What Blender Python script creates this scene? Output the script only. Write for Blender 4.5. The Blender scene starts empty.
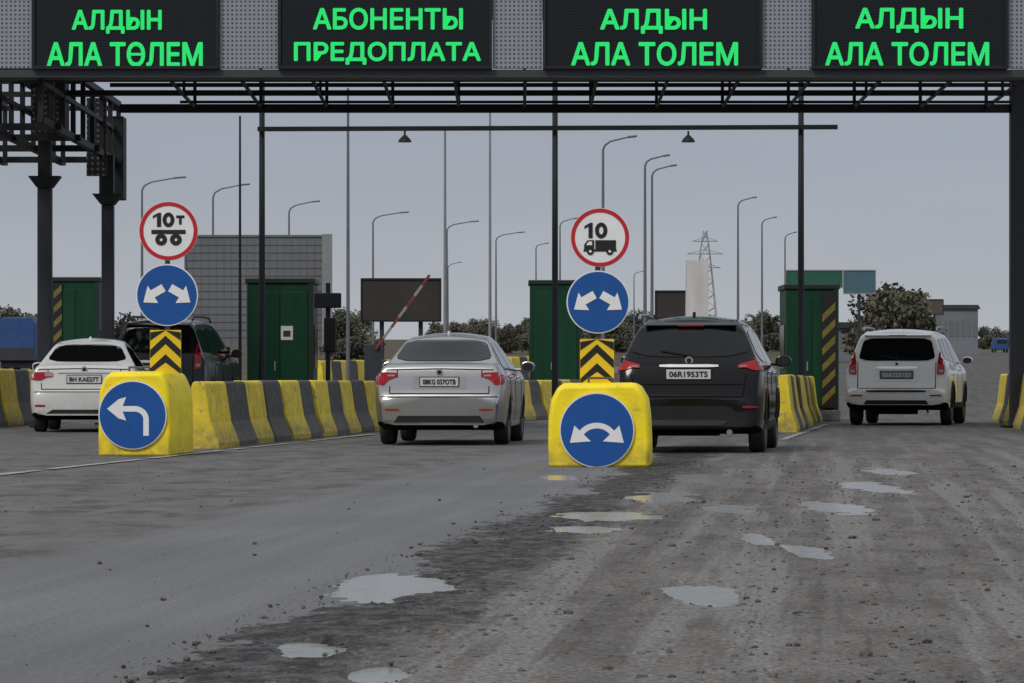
import bpy, bmesh, math, random
import numpy as np
from mathutils import Vector, Matrix
from mathutils.bvhtree import BVHTree
random.seed(7); rng=np.random.RandomState(5)
SC=bpy.context.scene; COL=SC.collection
F=3500.0; HY=380.0; CH=0.9
def X_(px,d): return (px-512.0)*d/F
def Z_(py,d): return CH+(HY-py)*d/F
def GD(py): return CH*F/(py-HY)
def gz(d): 
    t=max(0.0,d-80.0); return 0.012*t*t/(t+12.0)
ORD='first second third fourth fifth sixth seventh eighth ninth tenth eleventh twelfth thirteenth fourteenth fifteenth sixteenth seventeenth eighteenth nineteenth twentieth'.split()
ORD+=['twenty-'+o for o in ORD[:9]]+['thirtieth']+['thirty-'+o for o in ORD[:9]]+['fortieth']+['forty-'+o for o in ORD[:9]]+['fiftieth']+['fifty-'+o for o in ORD[:9]]+['sixtieth']+['sixty-'+o for o in ORD[:9]]+['seventieth']+['seventy-'+o for o in ORD[:9]]
# ---------------- materials
def newmat(name):
    m=bpy.data.materials.new(name); m.use_nodes=True
    return m,m.node_tree.nodes,m.node_tree.links,m.node_tree.nodes['Principled BSDF']
def mat(name,col,rough=.6,metal=0.,var=.12,scale=6.,coat=0.,spec=.5,bump=0.,dirt=0.,dirtcol=(.13,.115,.095),streak=False,dirtz=.55,chips=0.,chipcol=(.2,.19,.17)):
    m,N,L,b=newmat(name)
    tc=N.new('ShaderNodeTexCoord')
    oi=N.new('ShaderNodeObjectInfo'); ad=N.new('ShaderNodeVectorMath'); ad.operation='ADD'
    cb=N.new('ShaderNodeCombineXYZ'); mu0=N.new('ShaderNodeMath'); mu0.operation='MULTIPLY'; mu0.inputs[1].default_value=37.; L.new(oi.outputs['Random'],mu0.inputs[0]); L.new(mu0.outputs[0],cb.inputs[0]); L.new(mu0.outputs[0],cb.inputs[1])
    L.new(tc.outputs['Object'],ad.inputs[0]); L.new(cb.outputs[0],ad.inputs[1]); VEC=ad.outputs[0]
    mp=N.new('ShaderNodeMapping'); L.new(VEC,mp.inputs['Vector'])
    if streak: mp.inputs['Scale'].default_value=(1,1,.15)
    n=N.new('ShaderNodeTexNoise'); n.inputs['Scale'].default_value=scale; n.inputs['Detail'].default_value=4; n.inputs['Roughness'].default_value=.65
    L.new(mp.outputs[0],n.inputs['Vector'])
    r=N.new('ShaderNodeMapRange'); r.inputs['From Min'].default_value=.3; r.inputs['From Max'].default_value=.7
    r.inputs['To Min'].default_value=1-var; r.inputs['To Max'].default_value=1+var
    L.new(n.outputs['Fac'],r.inputs['Value'])
    mx=N.new('ShaderNodeVectorMath'); mx.operation='SCALE'; mx.inputs[0].default_value=col
    L.new(r.outputs[0],mx.inputs['Scale']); out=mx.outputs[0]
    if chips:
        n4=N.new('ShaderNodeTexNoise'); n4.inputs['Scale'].default_value=7; n4.inputs['Detail'].default_value=6; n4.inputs['Roughness'].default_value=.75; L.new(VEC,n4.inputs['Vector'])
        r4=N.new('ShaderNodeMapRange'); r4.inputs['From Min'].default_value=.60-.1*chips; r4.inputs['From Max'].default_value=.66-.1*chips; L.new(n4.outputs['Fac'],r4.inputs['Value'])
        m4=N.new('ShaderNodeMix'); m4.data_type='RGBA'; L.new(r4.outputs[0],m4.inputs['Factor']); L.new(out,m4.inputs['A']); m4.inputs['B'].default_value=(*chipcol,1); out=m4.outputs['Result']
    if dirt>0:
        sp=N.new('ShaderNodeSeparateXYZ'); L.new(tc.outputs['Object'],sp.inputs[0])
        a=N.new('ShaderNodeMapRange'); a.inputs['From Min'].default_value=dirtz; a.inputs['From Max'].default_value=dirtz*.35; a.inputs['To Min'].default_value=.06*dirt; a.inputs['To Max'].default_value=1.
        L.new(sp.outputs['Z'],a.inputs['Value'])
        n2=N.new('ShaderNodeTexNoise'); n2.inputs['Scale'].default_value=9; n2.inputs['Detail'].default_value=5; L.new(VEC,n2.inputs['Vector'])
        r2=N.new('ShaderNodeMapRange'); r2.inputs['From Min'].default_value=.32; r2.inputs['From Max'].default_value=.68; r2.inputs['To Max'].default_value=dirt; r2.inputs['To Min'].default_value=.25*dirt
        L.new(n2.outputs['Fac'],r2.inputs['Value'])
        mu=N.new('ShaderNodeMath'); mu.operation='MULTIPLY'; mu.use_clamp=True; L.new(a.outputs[0],mu.inputs[0]); L.new(r2.outputs[0],mu.inputs[1])
        mm=N.new('ShaderNodeMix'); mm.data_type='RGBA'; L.new(mu.outputs[0],mm.inputs['Factor']); L.new(out,mm.inputs['A']); mm.inputs['B'].default_value=(*dirtcol,1)
        out=mm.outputs['Result']
        rr=N.new('ShaderNodeMapRange'); rr.inputs['To Min'].default_value=rough; rr.inputs['To Max'].default_value=.85; L.new(mu.outputs[0],rr.inputs['Value']); L.new(rr.outputs[0],b.inputs['Roughness'])
    else: b.inputs['Roughness'].default_value=rough
    L.new(out,b.inputs['Base Color'])
    b.inputs['Metallic'].default_value=metal; b.inputs['Coat Weight'].default_value=coat; b.inputs['Coat Roughness'].default_value=.06
    b.inputs['Specular IOR Level'].default_value=spec
    if bump:
        bp=N.new('ShaderNodeBump'); bp.inputs['Strength'].default_value=bump; bp.inputs['Distance'].default_value=.01
        n3=N.new('ShaderNodeTexNoise'); n3.inputs['Scale'].default_value=scale*8; n3.inputs['Detail'].default_value=3; L.new(tc.outputs['Object'],n3.inputs['Vector'])
        L.new(n3.outputs['Fac'],bp.inputs['Height']); L.new(bp.outputs[0],b.inputs['Normal'])
    return m
def dotmat(name,base,dot,pitch,thr,emitdot=0.,base_rough=.5):
    m,N,L,b=newmat(name)
    tc=N.new('ShaderNodeTexCoord'); sp=N.new('ShaderNodeSeparateXYZ'); L.new(tc.outputs['Object'],sp.inputs[0])
    def sn(o):
        a=N.new('ShaderNodeMath'); a.operation='MULTIPLY'; a.inputs[1].default_value=2*math.pi/pitch; L.new(o,a.inputs[0])
        s=N.new('ShaderNodeMath'); s.operation='SINE'; L.new(a.outputs[0],s.inputs[0]); return s.outputs[0]
    a=N.new('ShaderNodeMath'); a.operation='ADD'; L.new(sn(sp.outputs['X']),a.inputs[0]); L.new(sn(sp.outputs['Z']),a.inputs[1])
    r=N.new('ShaderNodeMapRange'); r.inputs['From Min'].default_value=thr-.2; r.inputs['From Max'].default_value=thr+.2; L.new(a.outputs[0],r.inputs['Value'])
    mm=N.new('ShaderNodeMix'); mm.data_type='RGBA'; L.new(r.outputs[0],mm.inputs['Factor']); mm.inputs['A'].default_value=(*base,1); mm.inputs['B'].default_value=(*dot,1)
    L.new(mm.outputs['Result'],b.inputs['Base Color']); b.inputs['Roughness'].default_value=base_rough; b.inputs['Specular IOR Level'].default_value=.2
    if emitdot:
        L.new(mm.outputs['Result'],b.inputs['Emission Color']); b.inputs['Emission Strength'].default_value=emitdot
    return m
M={}
M['yellow']=mat('yellow_paint',(.95,.74,.006),.6,var=.12,scale=3,dirt=.6,dirtcol=(.30,.23,.07),bump=.4,dirtz=.3,chips=.05,chipcol=(.50,.40,.08))
M['yellow2']=mat('yellow_paint_worn',(.74,.56,.025),.65,var=.22,scale=3,dirt=.9,dirtcol=(.20,.16,.08),bump=.4,dirtz=.4,chips=.35,chipcol=(.34,.27,.11))
M['black_blk']=mat('black_paint_worn',(.058,.057,.056),.75,var=.3,scale=4,dirt=.9,dirtcol=(.14,.13,.11),bump=.4,dirtz=.45,chips=.45,chipcol=(.15,.14,.13))
M['steel_dark']=mat('dark_painted_steel',(.013,.014,.017),.6,var=.3,scale=2,spec=.3)
M['steel_mid']=mat('grey_column_steel',(.038,.041,.049),.6,var=.2,scale=2,streak=True,spec=.3)
M['steel_light']=mat('galvanised_steel',(.22,.225,.24),.5,var=.12,scale=2)
M['lamp_grey']=mat('lamp_pole_grey',(.13,.135,.15),.6,var=.12,scale=2)
M['booth']=mat('green_booth_paint',(.004,.042,.019),.5,var=.25,scale=2,streak=True,spec=.25)
M['booth_dark']=mat('dark_green_trim',(.004,.016,.009),.5,var=.2)
M['white']=mat('white_sign_face',(.80,.80,.80),.4,var=.05)
M['offwhite']=mat('white_weathered_paint',(.55,.54,.52),.6,var=.12,scale=2,streak=True)
M['red']=mat('red_sign_paint',(.50,.012,.02),.4,var=.06)
M['boomred']=mat('faded_boom_red',(.18,.03,.025),.6,var=.15)
M['boomwhite']=mat('faded_boom_white',(.28,.26,.24),.6,var=.15)
M['blue']=mat('blue_sign_face',(.006,.080,.32),.35,var=.08,scale=3)
M['blacksign']=mat('black_sign_paint',(.008,.008,.008),.45,var=.1)
M['rust']=mat('rusty_post',(.09,.07,.055),.7,var=.3)
M['chevyellow']=mat('chevron_yellow',(.80,.55,.01),.4,var=.05)
M['fascia']=mat('fascia_grey',(.035,.038,.046),.5,var=.1)
M['perf']=dotmat('perforated_sheet',(.27,.285,.325),(.06,.065,.08),.075,.95)
M['perfdark']=dotmat('perforated_dark_sheet',(.02,.021,.024),(.12,.13,.145),.11,1.1)
M['screen']=dotmat('led_screen',(.007,.010,.012),(.015,.021,.025),.05,.6)
M['led']=dotmat('green_led_letter',(.008,.34,.055),(.02,.60,.14),.026,-.9,emitdot=.72)
M['hoard']=mat('grey_mesh_screen',(.145,.15,.163),.8,var=.12,scale=.5)
M['hoardbar']=mat('grey_screen_frame',(.132,.138,.15),.8,var=.1)
M['brown']=mat('dark_billboard_back',(.028,.023,.021),.7,var=.2,scale=.8)
M['tyre']=mat('tyre_rubber',(.014,.014,.014),.8,var=.2,dirt=.35,dirtz=.3)
M['rim']=mat('alloy_rim',(.30,.30,.31),.35,metal=.8,var=.1)
M['rimdark']=mat('rim_backing',(.015,.015,.015),.6)
M['plastic']=mat('black_plastic',(.013,.013,.014),.6,var=.15,dirt=.3,dirtz=.5,dirtcol=(.07,.06,.055),spec=.25)
M['under']=mat('underbody_black',(.005,.005,.005),.95,spec=.1)
M['glass']=mat('tinted_car_glass',(.005,.006,.006),.05,var=.2,spec=.35)
M['glassw']=mat('car_glass_dusty',(.014,.015,.016),.12,var=.3,spec=.4)
M['tail']=mat('red_lamp_lens',(.33,.006,.009),.15,var=.25,scale=30,coat=.2,spec=.3)
M['tailclear']=mat('clear_lamp_lens',(.36,.24,.24),.12,var=.1,coat=.5)
M['chrome']=mat('chrome',(.6,.6,.6),.18,metal=1,var=.05)
M['plate']=mat('number_plate_white',(.55,.56,.55),.4,var=.06)
M['plategreen']=mat('number_plate_dusty',(.10,.17,.13),.5,var=.15)
M['ink']=mat('plate_ink',(.02,.02,.025),.5)
M['gap']=mat('panel_gap',(.005,.005,.005),.9,var=0,spec=.1)
M['p_silver']=mat('silver_car_paint',(.40,.395,.39),.26,metal=.9,var=.05,coat=.5,dirt=.5)
M['p_white']=mat('white_car_paint',(.60,.59,.57),.3,var=.03,coat=.5,dirt=.5)
M['p_pearl']=mat('pearl_car_paint',(.72,.70,.67),.3,var=.03,coat=.5,dirt=.5)
M['p_black']=mat('black_car_paint',(.0035,.0032,.004),.12,var=.1,coat=.15,spec=.22)
M['p_dark']=mat('charcoal_car_paint',(.005,.0055,.007),.18,var=.1,coat=.15,spec=.28)
M['bluetarp']=mat('blue_tarpaulin',(.015,.06,.20),.6,var=.2)
M['far_build']=mat('far_grey_cladding',(.16,.17,.19),.7,var=.1,scale=.3)  # this and the brown board tone are lightened in place of fog
M['far_brown']=mat('far_brown_board',(.085,.070,.062),.8,var=.15,scale=.4)
M['roadgreen']=mat('green_road_sign',(.012,.10,.06),.5,var=.1)
M['teal']=mat('blue_green_road_sign',(.06,.13,.16),.5,var=.1)
M['bark']=mat('bark',(.10,.09,.08),.9,var=.3)
for i,c in enumerate([(.095,.100,.074),(.110,.106,.078),(.122,.110,.080)]): M['leaf%d'%i]=mat('hazed_autumn_foliage_%d'%i,c,.9,var=.35,scale=1.2,spec=.1)  # autumn tones, lightened so the colour carries distance haze
M['stone']=mat('gravel_stone',(.10,.092,.082),.85,var=.6,scale=9,spec=.2)
M['line']=mat('worn_white_marking',(.28,.28,.27),.8,var=.5,scale=5)
# ---------------- geometry helpers
def box(x0,x1,y0,y1,z0,z1):
    V=[(x0,y0,z0),(x1,y0,z0),(x1,y1,z0),(x0,y1,z0),(x0,y0,z1),(x1,y0,z1),(x1,y1,z1),(x0,y1,z1)]
    return V,[(0,3,2,1),(4,5,6,7),(0,1,5,4),(1,2,6,5),(2,3,7,6),(3,0,4,7)]
def cyl(p0,p1,r0,r1=None,n=12):
    r1=r0 if r1 is None else r1
    p0=Vector(p0);p1=Vector(p1);d=(p1-p0).normalized()
    a=d.orthogonal().normalized(); b=d.cross(a); V=[]
    for p,r in((p0,r0),(p1,r1)):
        for i in range(n):
            t=2*math.pi*i/n; V.append(tuple(p+a*r*math.cos(t)+b*r*math.sin(t)))
    Fs=[(i,(i+1)%n,n+(i+1)%n,n+i) for i in range(n)]+[tuple(range(n-1,-1,-1)),tuple(range(n,2*n))]
    return V,Fs
def bar(p0,p1,w,h=None):
    h=h or w
    p0=Vector(p0);p1=Vector(p1);d=(p1-p0).normalized()
    up=Vector((0,0,1)) if abs(d.z)<.95 else Vector((0,1,0))
    a=d.cross(up).normalized(); b=a.cross(d)
    V=[tuple(p+a*sx*w/2+b*sz*h/2) for p in(p0,p1) for sx,sz in((-1,-1),(1,-1),(1,1),(-1,1))]
    return V,[(3,2,1,0),(4,5,6,7),(0,1,5,4),(1,2,6,5),(2,3,7,6),(3,0,4,7)]
def tube(pts,rs,n=8):
    out=[]
    for i in range(len(pts)-1): out.append(cyl(pts[i],pts[i+1],rs[i],rs[i+1],n))
    return out
def prism(poly,y0,y1):
    n=len(poly); V=[(x,y0,z) for x,z in poly]+[(x,y1,z) for x,z in poly]
    return V,[tuple(range(n)),tuple(range(2*n-1,n-1,-1))]+[(i,i+n,(i+1)%n+n,(i+1)%n) for i in range(n)]
def prismx(poly,x0,x1):
    n=len(poly); V=[(x0,y,z) for y,z in poly]+[(x1,y,z) for y,z in poly]
    return V,[tuple(range(n)),tuple(range(2*n-1,n-1,-1))]+[(i,i+n,(i+1)%n+n,(i+1)%n) for i in range(n)]
def circ(cx,cz,r,n=40): return [(cx+r*math.cos(2*math.pi*i/n),cz+r*math.sin(2*math.pi*i/n)) for i in range(n)]
def ringq(cx,cz,ax,az,w,y0,y1,n=40):
    out=[]
    for i in range(n):
        a0,a1=2*math.pi*i/n,2*math.pi*(i+1)/n
        out.append(prism([(cx+ax*math.cos(a0),cz+az*math.sin(a0)),(cx+ax*math.cos(a1),cz+az*math.sin(a1)),(cx+(ax-w)*math.cos(a1),cz+(az-w)*math.sin(a1)),(cx+(ax-w)*math.cos(a0),cz+(az-w)*math.sin(a0))],y0,y1))
    return out
def build(name,geo,m,parent=None,smooth=False,bevel=0,recalc=True):
    if isinstance(geo,tuple): geo=[geo]
    V=[];Fs=[]
    for v,f in geo:
        o=len(V); V+=list(v); Fs+=[tuple(i+o for i in q) for q in f]
    me=bpy.data.meshes.new(name); me.from_pydata(V,[],Fs)
    if recalc:
        bm=bmesh.new(); bm.from_mesh(me); bmesh.ops.recalc_face_normals(bm,faces=bm.faces); bm.to_mesh(me); bm.free()
    me.materials.append(m)
    if smooth:
        me.polygons.foreach_set('use_smooth',[True]*len(me.polygons))
        if smooth=='auto': me.set_sharp_from_angle(angle=math.radians(35))
    o=bpy.data.objects.new(name,me); COL.objects.link(o); o.parent=parent
    if bevel:
        b=o.modifiers.new('b','BEVEL'); b.width=bevel; b.segments=2; b.limit_method='ANGLE'
    return o
def thing(name,label,cat,loc=(0,0,0),rotz=0,group=None):
    o=bpy.data.objects.new(name,None); COL.objects.link(o); o.empty_display_size=.2
    o.location=loc; o.rotation_euler=(0,0,rotz); o['label']=label; o['category']=cat
    if group:o['group']=group
    return o
def tag(o,label,cat,group=None):
    o['label']=label;o['category']=cat
    if group:o['group']=group
    return o
def dup(root,loc,rotz=None,label=None,scale=None):
    r=root.copy(); COL.objects.link(r); r.location=loc
    if rotz is not None:r.rotation_euler=(0,0,rotz)
    if label:r['label']=label
    if scale:r.scale=scale
    for ch in list(root.children):
        c=ch.copy();COL.objects.link(c);c.parent=r
        for g in list(ch.children):
            d=g.copy();COL.objects.link(d);d.parent=c
    return r
def text(name,s,cx,cz,w,h,y,m,parent,bold=.0,barred=None):
    cu=bpy.data.curves.new('t','FONT'); cu.body=s; cu.fill_mode='FRONT'; cu.resolution_u=4
    to=bpy.data.objects.new('t',cu); COL.objects.link(to); bpy.context.view_layer.update()
    me=bpy.data.meshes.new_from_object(to.evaluated_get(bpy.context.evaluated_depsgraph_get()))
    bpy.data.objects.remove(to)
    n=len(me.vertices)
    if n==0: return None
    co=np.empty(n*3); me.vertices.foreach_get('co',co); co=co.reshape(-1,3)
    mn=co.min(0);mxx=co.max(0); c=(co-(mn+mxx)/2)/np.maximum(mxx-mn,1e-6)
    fs=[tuple(p.vertices) for p in me.polygons]; b=bold*h
    geo=[]
    for i,(sx,sz) in enumerate([(0,0)]+([(math.cos(a),math.sin(a)) for a in np.linspace(0,2*math.pi,8,endpoint=False)] if bold else [])):
        geo.append(([(cx+q[0]*(w-2*b)+sx*b,y-.0004*i,cz+q[1]*(h-2*b)+sz*b) for q in c],fs))
    if barred is not None:
        par=list(range(n))
        def fd(i):
            while par[i]!=i: par[i]=par[par[i]]; i=par[i]
            return i
        for f in fs:
            for q in f[1:]: par[fd(q)]=fd(f[0])
        isl={}
        for i in range(n): isl.setdefault(fd(i),[]).append(c[i][0])
        L=sorted([(min(v),max(v)) for v in isl.values()])
        lo,hi=L[barred]
        x0=cx+lo*(w-2*b)+b*.4; x1=cx+hi*(w-2*b)-b*.4; t_=h*.055
        geo.append(([(x0,y-.004,cz-t_),(x1,y-.004,cz-t_),(x1,y-.004,cz+t_),(x0,y-.004,cz+t_)],[(0,1,2,3)]))
    bpy.data.meshes.remove(me)
    return build(name,geo,m,parent,recalc=False)
def stroke(pts,w):
    V=[];n=len(pts)
    for i,p in enumerate(pts):
        a=pts[max(0,i-1)];b=pts[min(n-1,i+1)]
        dx,dz=b[0]-a[0],b[1]-a[1];l=math.hypot(dx,dz);nx,nz=-dz/l*w/2,dx/l*w/2
        V+=[(p[0]+nx,p[1]+nz),(p[0]-nx,p[1]-nz)]
    left=V[0::2];right=V[1::2]
    return left+right[::-1]
def chaikin(p,k=1,c=.2):
    for _ in range(k):
        q=[]
        for i in range(len(p)):
            a=p[i];b=p[(i+1)%len(p)]
            q.append((a[0]*(1-c)+b[0]*c,a[1]*(1-c)+b[1]*c)); q.append((a[0]*c+b[0]*(1-c),a[1]*c+b[1]*(1-c)))
        p=q
    return p
# ---------------- ground
def vnoise(x,y,seed):
    r=np.random.RandomState(seed); T=r.rand(256,256)
    xi=np.floor(x).astype(int);yi=np.floor(y).astype(int);fx=x-xi;fy=y-yi
    fx=fx*fx*(3-2*fx);fy=fy*fy*(3-2*fy)
    a=T[xi%256,yi%256];b=T[(xi+1)%256,yi%256];c=T[xi%256,(yi+1)%256];d=T[(xi+1)%256,(yi+1)%256]
    return (a*(1-fx)+b*fx)*(1-fy)+(c*(1-fx)+d*fx)*fy
PUD=[(394,590,96,24),(303,651,60,19),(376,677,54,15),(702,596,62,22),(610,517,84,12),(664,498,70,10),(706,480,66,9),(736,465,52,7),(730,510,40,8),(838,509,56,11),(874,488,48,12),(585,530,70,9),(757,540,28,9),(806,552,34,12),(888,472,38,6),(560,478,30,4)]
PG=[]
for cx,cy,w,h in PUD:
    d0=GD(cy+h/2);d1=GD(cy-h/2);d=(d0+d1)/2
    PG.append((X_(cx,d),d,w/2*d/F,(d1-d0)/2))
xs=np.concatenate([-np.geomspace(3000,7.5,26),np.arange(-7,9,.04),np.geomspace(9.5,3000,26)])
ys=np.concatenate([np.linspace(-60,7,12),np.arange(7.3,20,.045),np.arange(20,56,.08),np.arange(56,110,1.),np.geomspace(112,4500,60)])
GX,GY=np.meshgrid(xs,ys)
near=np.clip((56-GY)/5,0,1)*np.clip((GX+7)/1,0,1)*np.clip((9-GX)/1,0,1)*np.clip(GY-7.2,0,1)
U=GX-.09*GY+2.01+(vnoise(GX*1.3+50,GY*.5+50,1)-.5)*.5
mud=np.clip(U/.3,0,1)
fine=(vnoise(GX*9+99,GY*9+99,2)*.5+vnoise(GX*18+9,GY*18+9,3)*.35+vnoise(GX*3+9,GY*2+9,4)*.5)
rut=vnoise((GX-.09*GY)*4+200,GY*.22+20,12)
band=mud*np.clip((1.1-U)/.4,0,1)*np.clip(1.6-GY/25,.25,1)
amp=np.clip(1.2-GY/38,.22,1)
Zg=near*(.006+amp*fine*(.0012+.0045*mud)+band*(fine-.3)*.015+mud*amp*rut*.007)
for (cx,cd,a,b) in PG:
    e=np.sqrt(((GX-cx)/a)**2+((GY-cd)/b)**2)+(vnoise(GX*5+30,GY*3+30,6)-.5)*.8+(vnoise(GX*16+30,GY*8+30,8)-.5)*.45+(vnoise(GX*30+30,GY*20+30,18)-.5)*.25
    k=np.clip(1.4-e,0,1); Zg=Zg*(1-near*np.clip(k*2.2,0,.85))-near*.04*np.clip(1.17-e,0,.5)
t=np.maximum(0,GY-80); Zg+=.012*t*t/(t+12)
nx,ny=len(xs),len(ys)
V=np.stack([GX,GY,Zg],-1).reshape(-1,3)
I=np.arange(nx*ny).reshape(ny,nx)
Q=np.stack([I[:-1,:-1],I[:-1,1:],I[1:,1:],I[1:,:-1]],-1).reshape(-1,4)
me=bpy.data.meshes.new('ground'); me.vertices.add(len(V)); me.vertices.foreach_set('co',V.ravel())
me.loops.add(Q.size); me.loops.foreach_set('vertex_index',Q.ravel()); me.polygons.add(len(Q)); me.polygons.foreach_set('loop_start',np.arange(0,Q.size,4)); me.polygons.foreach_set('loop_total',np.full(len(Q),4)); me.polygons.foreach_set('use_smooth',np.ones(len(Q),bool)); me.update(); me.validate()
ground=bpy.data.objects.new('ground',me); COL.objects.link(ground); ground['kind']='structure'
def groundmat():
    m,N,L,b=newmat('ground_asphalt_and_mud')
    g=N.new('ShaderNodeNewGeometry'); sp=N.new('ShaderNodeSeparateXYZ'); L.new(g.outputs['Position'],sp.inputs[0])
    def math_(op,a,bb=None,c=None,clamp=False):
        n=N.new('ShaderNodeMath');n.operation=op;n.use_clamp=clamp
        for i,v in enumerate((a,bb,c)):
            if v is None: continue
            if isinstance(v,(int,float)): n.inputs[i].default_value=v
            else: L.new(v,n.inputs[i])
        return n.outputs[0]
    def noise(sx,sy,det=4,rough=.6,off=0,vec=None):
        mp=N.new('ShaderNodeMapping'); mp.inputs['Scale'].default_value=(sx,sy,0); mp.inputs['Location'].default_value=(off,off,0); L.new(vec or g.outputs['Position'],mp.inputs[0])
        n=N.new('ShaderNodeTexNoise'); n.noise_dimensions='2D'; n.inputs['Scale'].default_value=1; n.inputs['Detail'].default_value=det; n.inputs['Roughness'].default_value=rough; L.new(mp.outputs[0],n.inputs['Vector']); return n.outputs['Fac']
    def mr(v,a,b2,c=0.,d=1.):
        n=N.new('ShaderNodeMapRange'); n.interpolation_type='SMOOTHSTEP'; n.inputs[1].default_value=a;n.inputs[2].default_value=b2;n.inputs[3].default_value=c;n.inputs[4].default_value=d; L.new(v,n.inputs[0]); return n.outputs[0]
    def mix(f,a,b2):
        n=N.new('ShaderNodeMix');n.data_type='RGBA'; 
        if isinstance(f,float): n.inputs['Factor'].default_value=f
        else: L.new(f,n.inputs['Factor'])
        for k,v in(('A',a),('B',b2)):
            if isinstance(v,tuple): n.inputs[k].default_value=(*v,1)
            else: L.new(v,n.inputs[k])
        return n.outputs['Result']
    x,y=sp.outputs['X'],sp.outputs['Y']
    u0=math_('ADD',math_('SUBTRACT',x,math_('MULTIPLY',y,.09)),2.01)
    cb=N.new('ShaderNodeCombineXYZ'); L.new(u0,cb.inputs[0]); L.new(y,cb.inputs[1]); UV=cb.outputs[0]
    w=math_('MULTIPLY',math_('SUBTRACT',noise(1.3,.45,5,.65),.5),1.0)
    w2=math_('MULTIPLY',math_('SUBTRACT',noise(8,4,4,.75,5),.5),.7)
    u=math_('ADD',math_('ADD',u0,w),w2)
    nm=noise(2.5,.9,4,.65,3); nf=noise(42,30,2,.7); nb=noise(.5,.25,2,.5,9)
    tr=noise(3.5,.10,4,.6,41,UV)
    left=mix(mr(nm,.35,.65),(.106,.101,.096),(.142,.136,.130))
    smooth=mix(mr(nb,.3,.7),(.132,.132,.133),(.160,.159,.159))
    left=mix(mr(u0,-2.05,-1.8),left,smooth)
    left=mix(mr(tr,.35,.65,.30,0),left,(.090,.087,.083))
    crk=mr(noise(1.5,.9,7,.75,21),.52,.60)
    crk=math_('MULTIPLY',math_('MULTIPLY',crk,mr(u0,-1.8,-2.2)),.7)
    left=mix(crk,left,(.052,.049,.045))
    mudc=mix(mr(nm,.3,.7),(.092,.080,.070),(.148,.132,.117))
    mudc=mix(mr(tr,.50,.62,0,.75),mudc,(.190,.178,.165))
    mudc=mix(mr(tr,.44,.34,0,.55),mudc,(.062,.053,.046))
    n7=noise(7,4,5,.75,33)
    mudc=mix(mr(n7,.53,.62,0,.6),mudc,(.046,.040,.035))
    dark=mix(mr(noise(9,5,5,.75,77),.42,.60),(.020,.018,.016),(.056,.050,.044))
    col=mix(mr(u,.42,.85),dark,mudc)
    farfade=mr(y,40,56)
    edge=mr(u,-.03,.05)
    col=mix(edge,left,col)
    mid=mix(mr(nm,.3,.7),(.092,.087,.082),(.135,.128,.121))
    mid=mix(mr(tr,.35,.6,.5,0),mid,(.066,.062,.058))
    col=mix(farfade,col,mid)
    sfac=mr(edge,0,1,.35,.9)
    spk=mr(nf,.3,.7,-.38,.40)
    spk=math_('ADD',math_('MULTIPLY',spk,sfac),1.)
    vm=N.new('ShaderNodeVectorMath');vm.operation='SCALE';L.new(col,vm.inputs[0]);L.new(spk,vm.inputs['Scale']); col=vm.outputs[0]
    off=math_('ABSOLUTE',math_('SUBTRACT',math_('SUBTRACT',x,math_('MULTIPLY',y,.14)),-1.5))
    fld=math_('MULTIPLY',mr(off,10,13),mr(y,85,95))
    col=mix(fld,col,mix(mr(noise(.05,.05,2),.3,.7),(.070,.062,.040),(.105,.090,.060)))
    L.new(col,b.inputs['Base Color'])
    wet=math_('MULTIPLY',math_('MULTIPLY',mr(n7,.46,.58),edge),mr(y,56,40))
    L.new(mr(wet,0,1,.9,.5),b.inputs['Roughness'])
    L.new(mr(y,60,110,.28,.08),b.inputs['Specular IOR Level'])
    bp=N.new('ShaderNodeBump'); bp.inputs['Distance'].default_value=.02
    L.new(mr(edge,0,1,.25,.75),bp.inputs['Strength'])
    L.new(math_('ADD',math_('MULTIPLY',nf,.6),math_('MULTIPLY',noise(14,9,4,.7,15),.9)),bp.inputs['Height']); L.new(bp.outputs[0],b.inputs['Normal'])
    return m
me.materials.append(groundmat())
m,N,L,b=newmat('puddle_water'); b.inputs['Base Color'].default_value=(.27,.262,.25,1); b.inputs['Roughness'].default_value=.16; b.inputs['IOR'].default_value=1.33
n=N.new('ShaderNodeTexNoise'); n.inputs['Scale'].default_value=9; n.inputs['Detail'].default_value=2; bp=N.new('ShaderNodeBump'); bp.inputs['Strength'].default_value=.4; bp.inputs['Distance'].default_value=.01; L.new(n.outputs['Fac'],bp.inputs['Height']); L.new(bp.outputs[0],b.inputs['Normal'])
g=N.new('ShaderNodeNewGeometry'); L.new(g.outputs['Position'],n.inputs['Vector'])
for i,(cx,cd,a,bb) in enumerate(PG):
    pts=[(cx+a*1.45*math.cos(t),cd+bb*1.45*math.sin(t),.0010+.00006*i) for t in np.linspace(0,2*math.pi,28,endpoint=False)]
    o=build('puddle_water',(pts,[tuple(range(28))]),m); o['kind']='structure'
def sheet(name,p,m,w,z=.016):
    (x0,d0),(x1,d1)=p
    n=60;V=[];Fq=[]
    for i in range(n+1):
        t=i/n; x=x0+(x1-x0)*t; d=d0+(d1-d0)*t; ww=w*(.6+.6*random.random())
        V+=[(x-ww/2,d,z),(x+ww/2,d,z)]
        if i<n and random.random()<.8: Fq.append((2*i,2*i+1,2*i+3,2*i+2))
    o=build(name,(V,Fq),m); o['kind']='structure'
sheet('road_marking',((X_(0,32.1)-.6,28),(X_(372,57.3),57.3)),M['line'],.14)
sheet('road_marking',((X_(783,52),52),(X_(826,70),70)),M['line'],.14)
ico=bmesh.new(); bmesh.ops.create_icosphere(ico,subdivisions=1,radius=1); IV=np.array([v.co[:] for v in ico.verts]); IF=[tuple(v.index for v in f.verts) for f in ico.faces]; ico.free()
AV=[];AF=[];k=0
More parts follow.
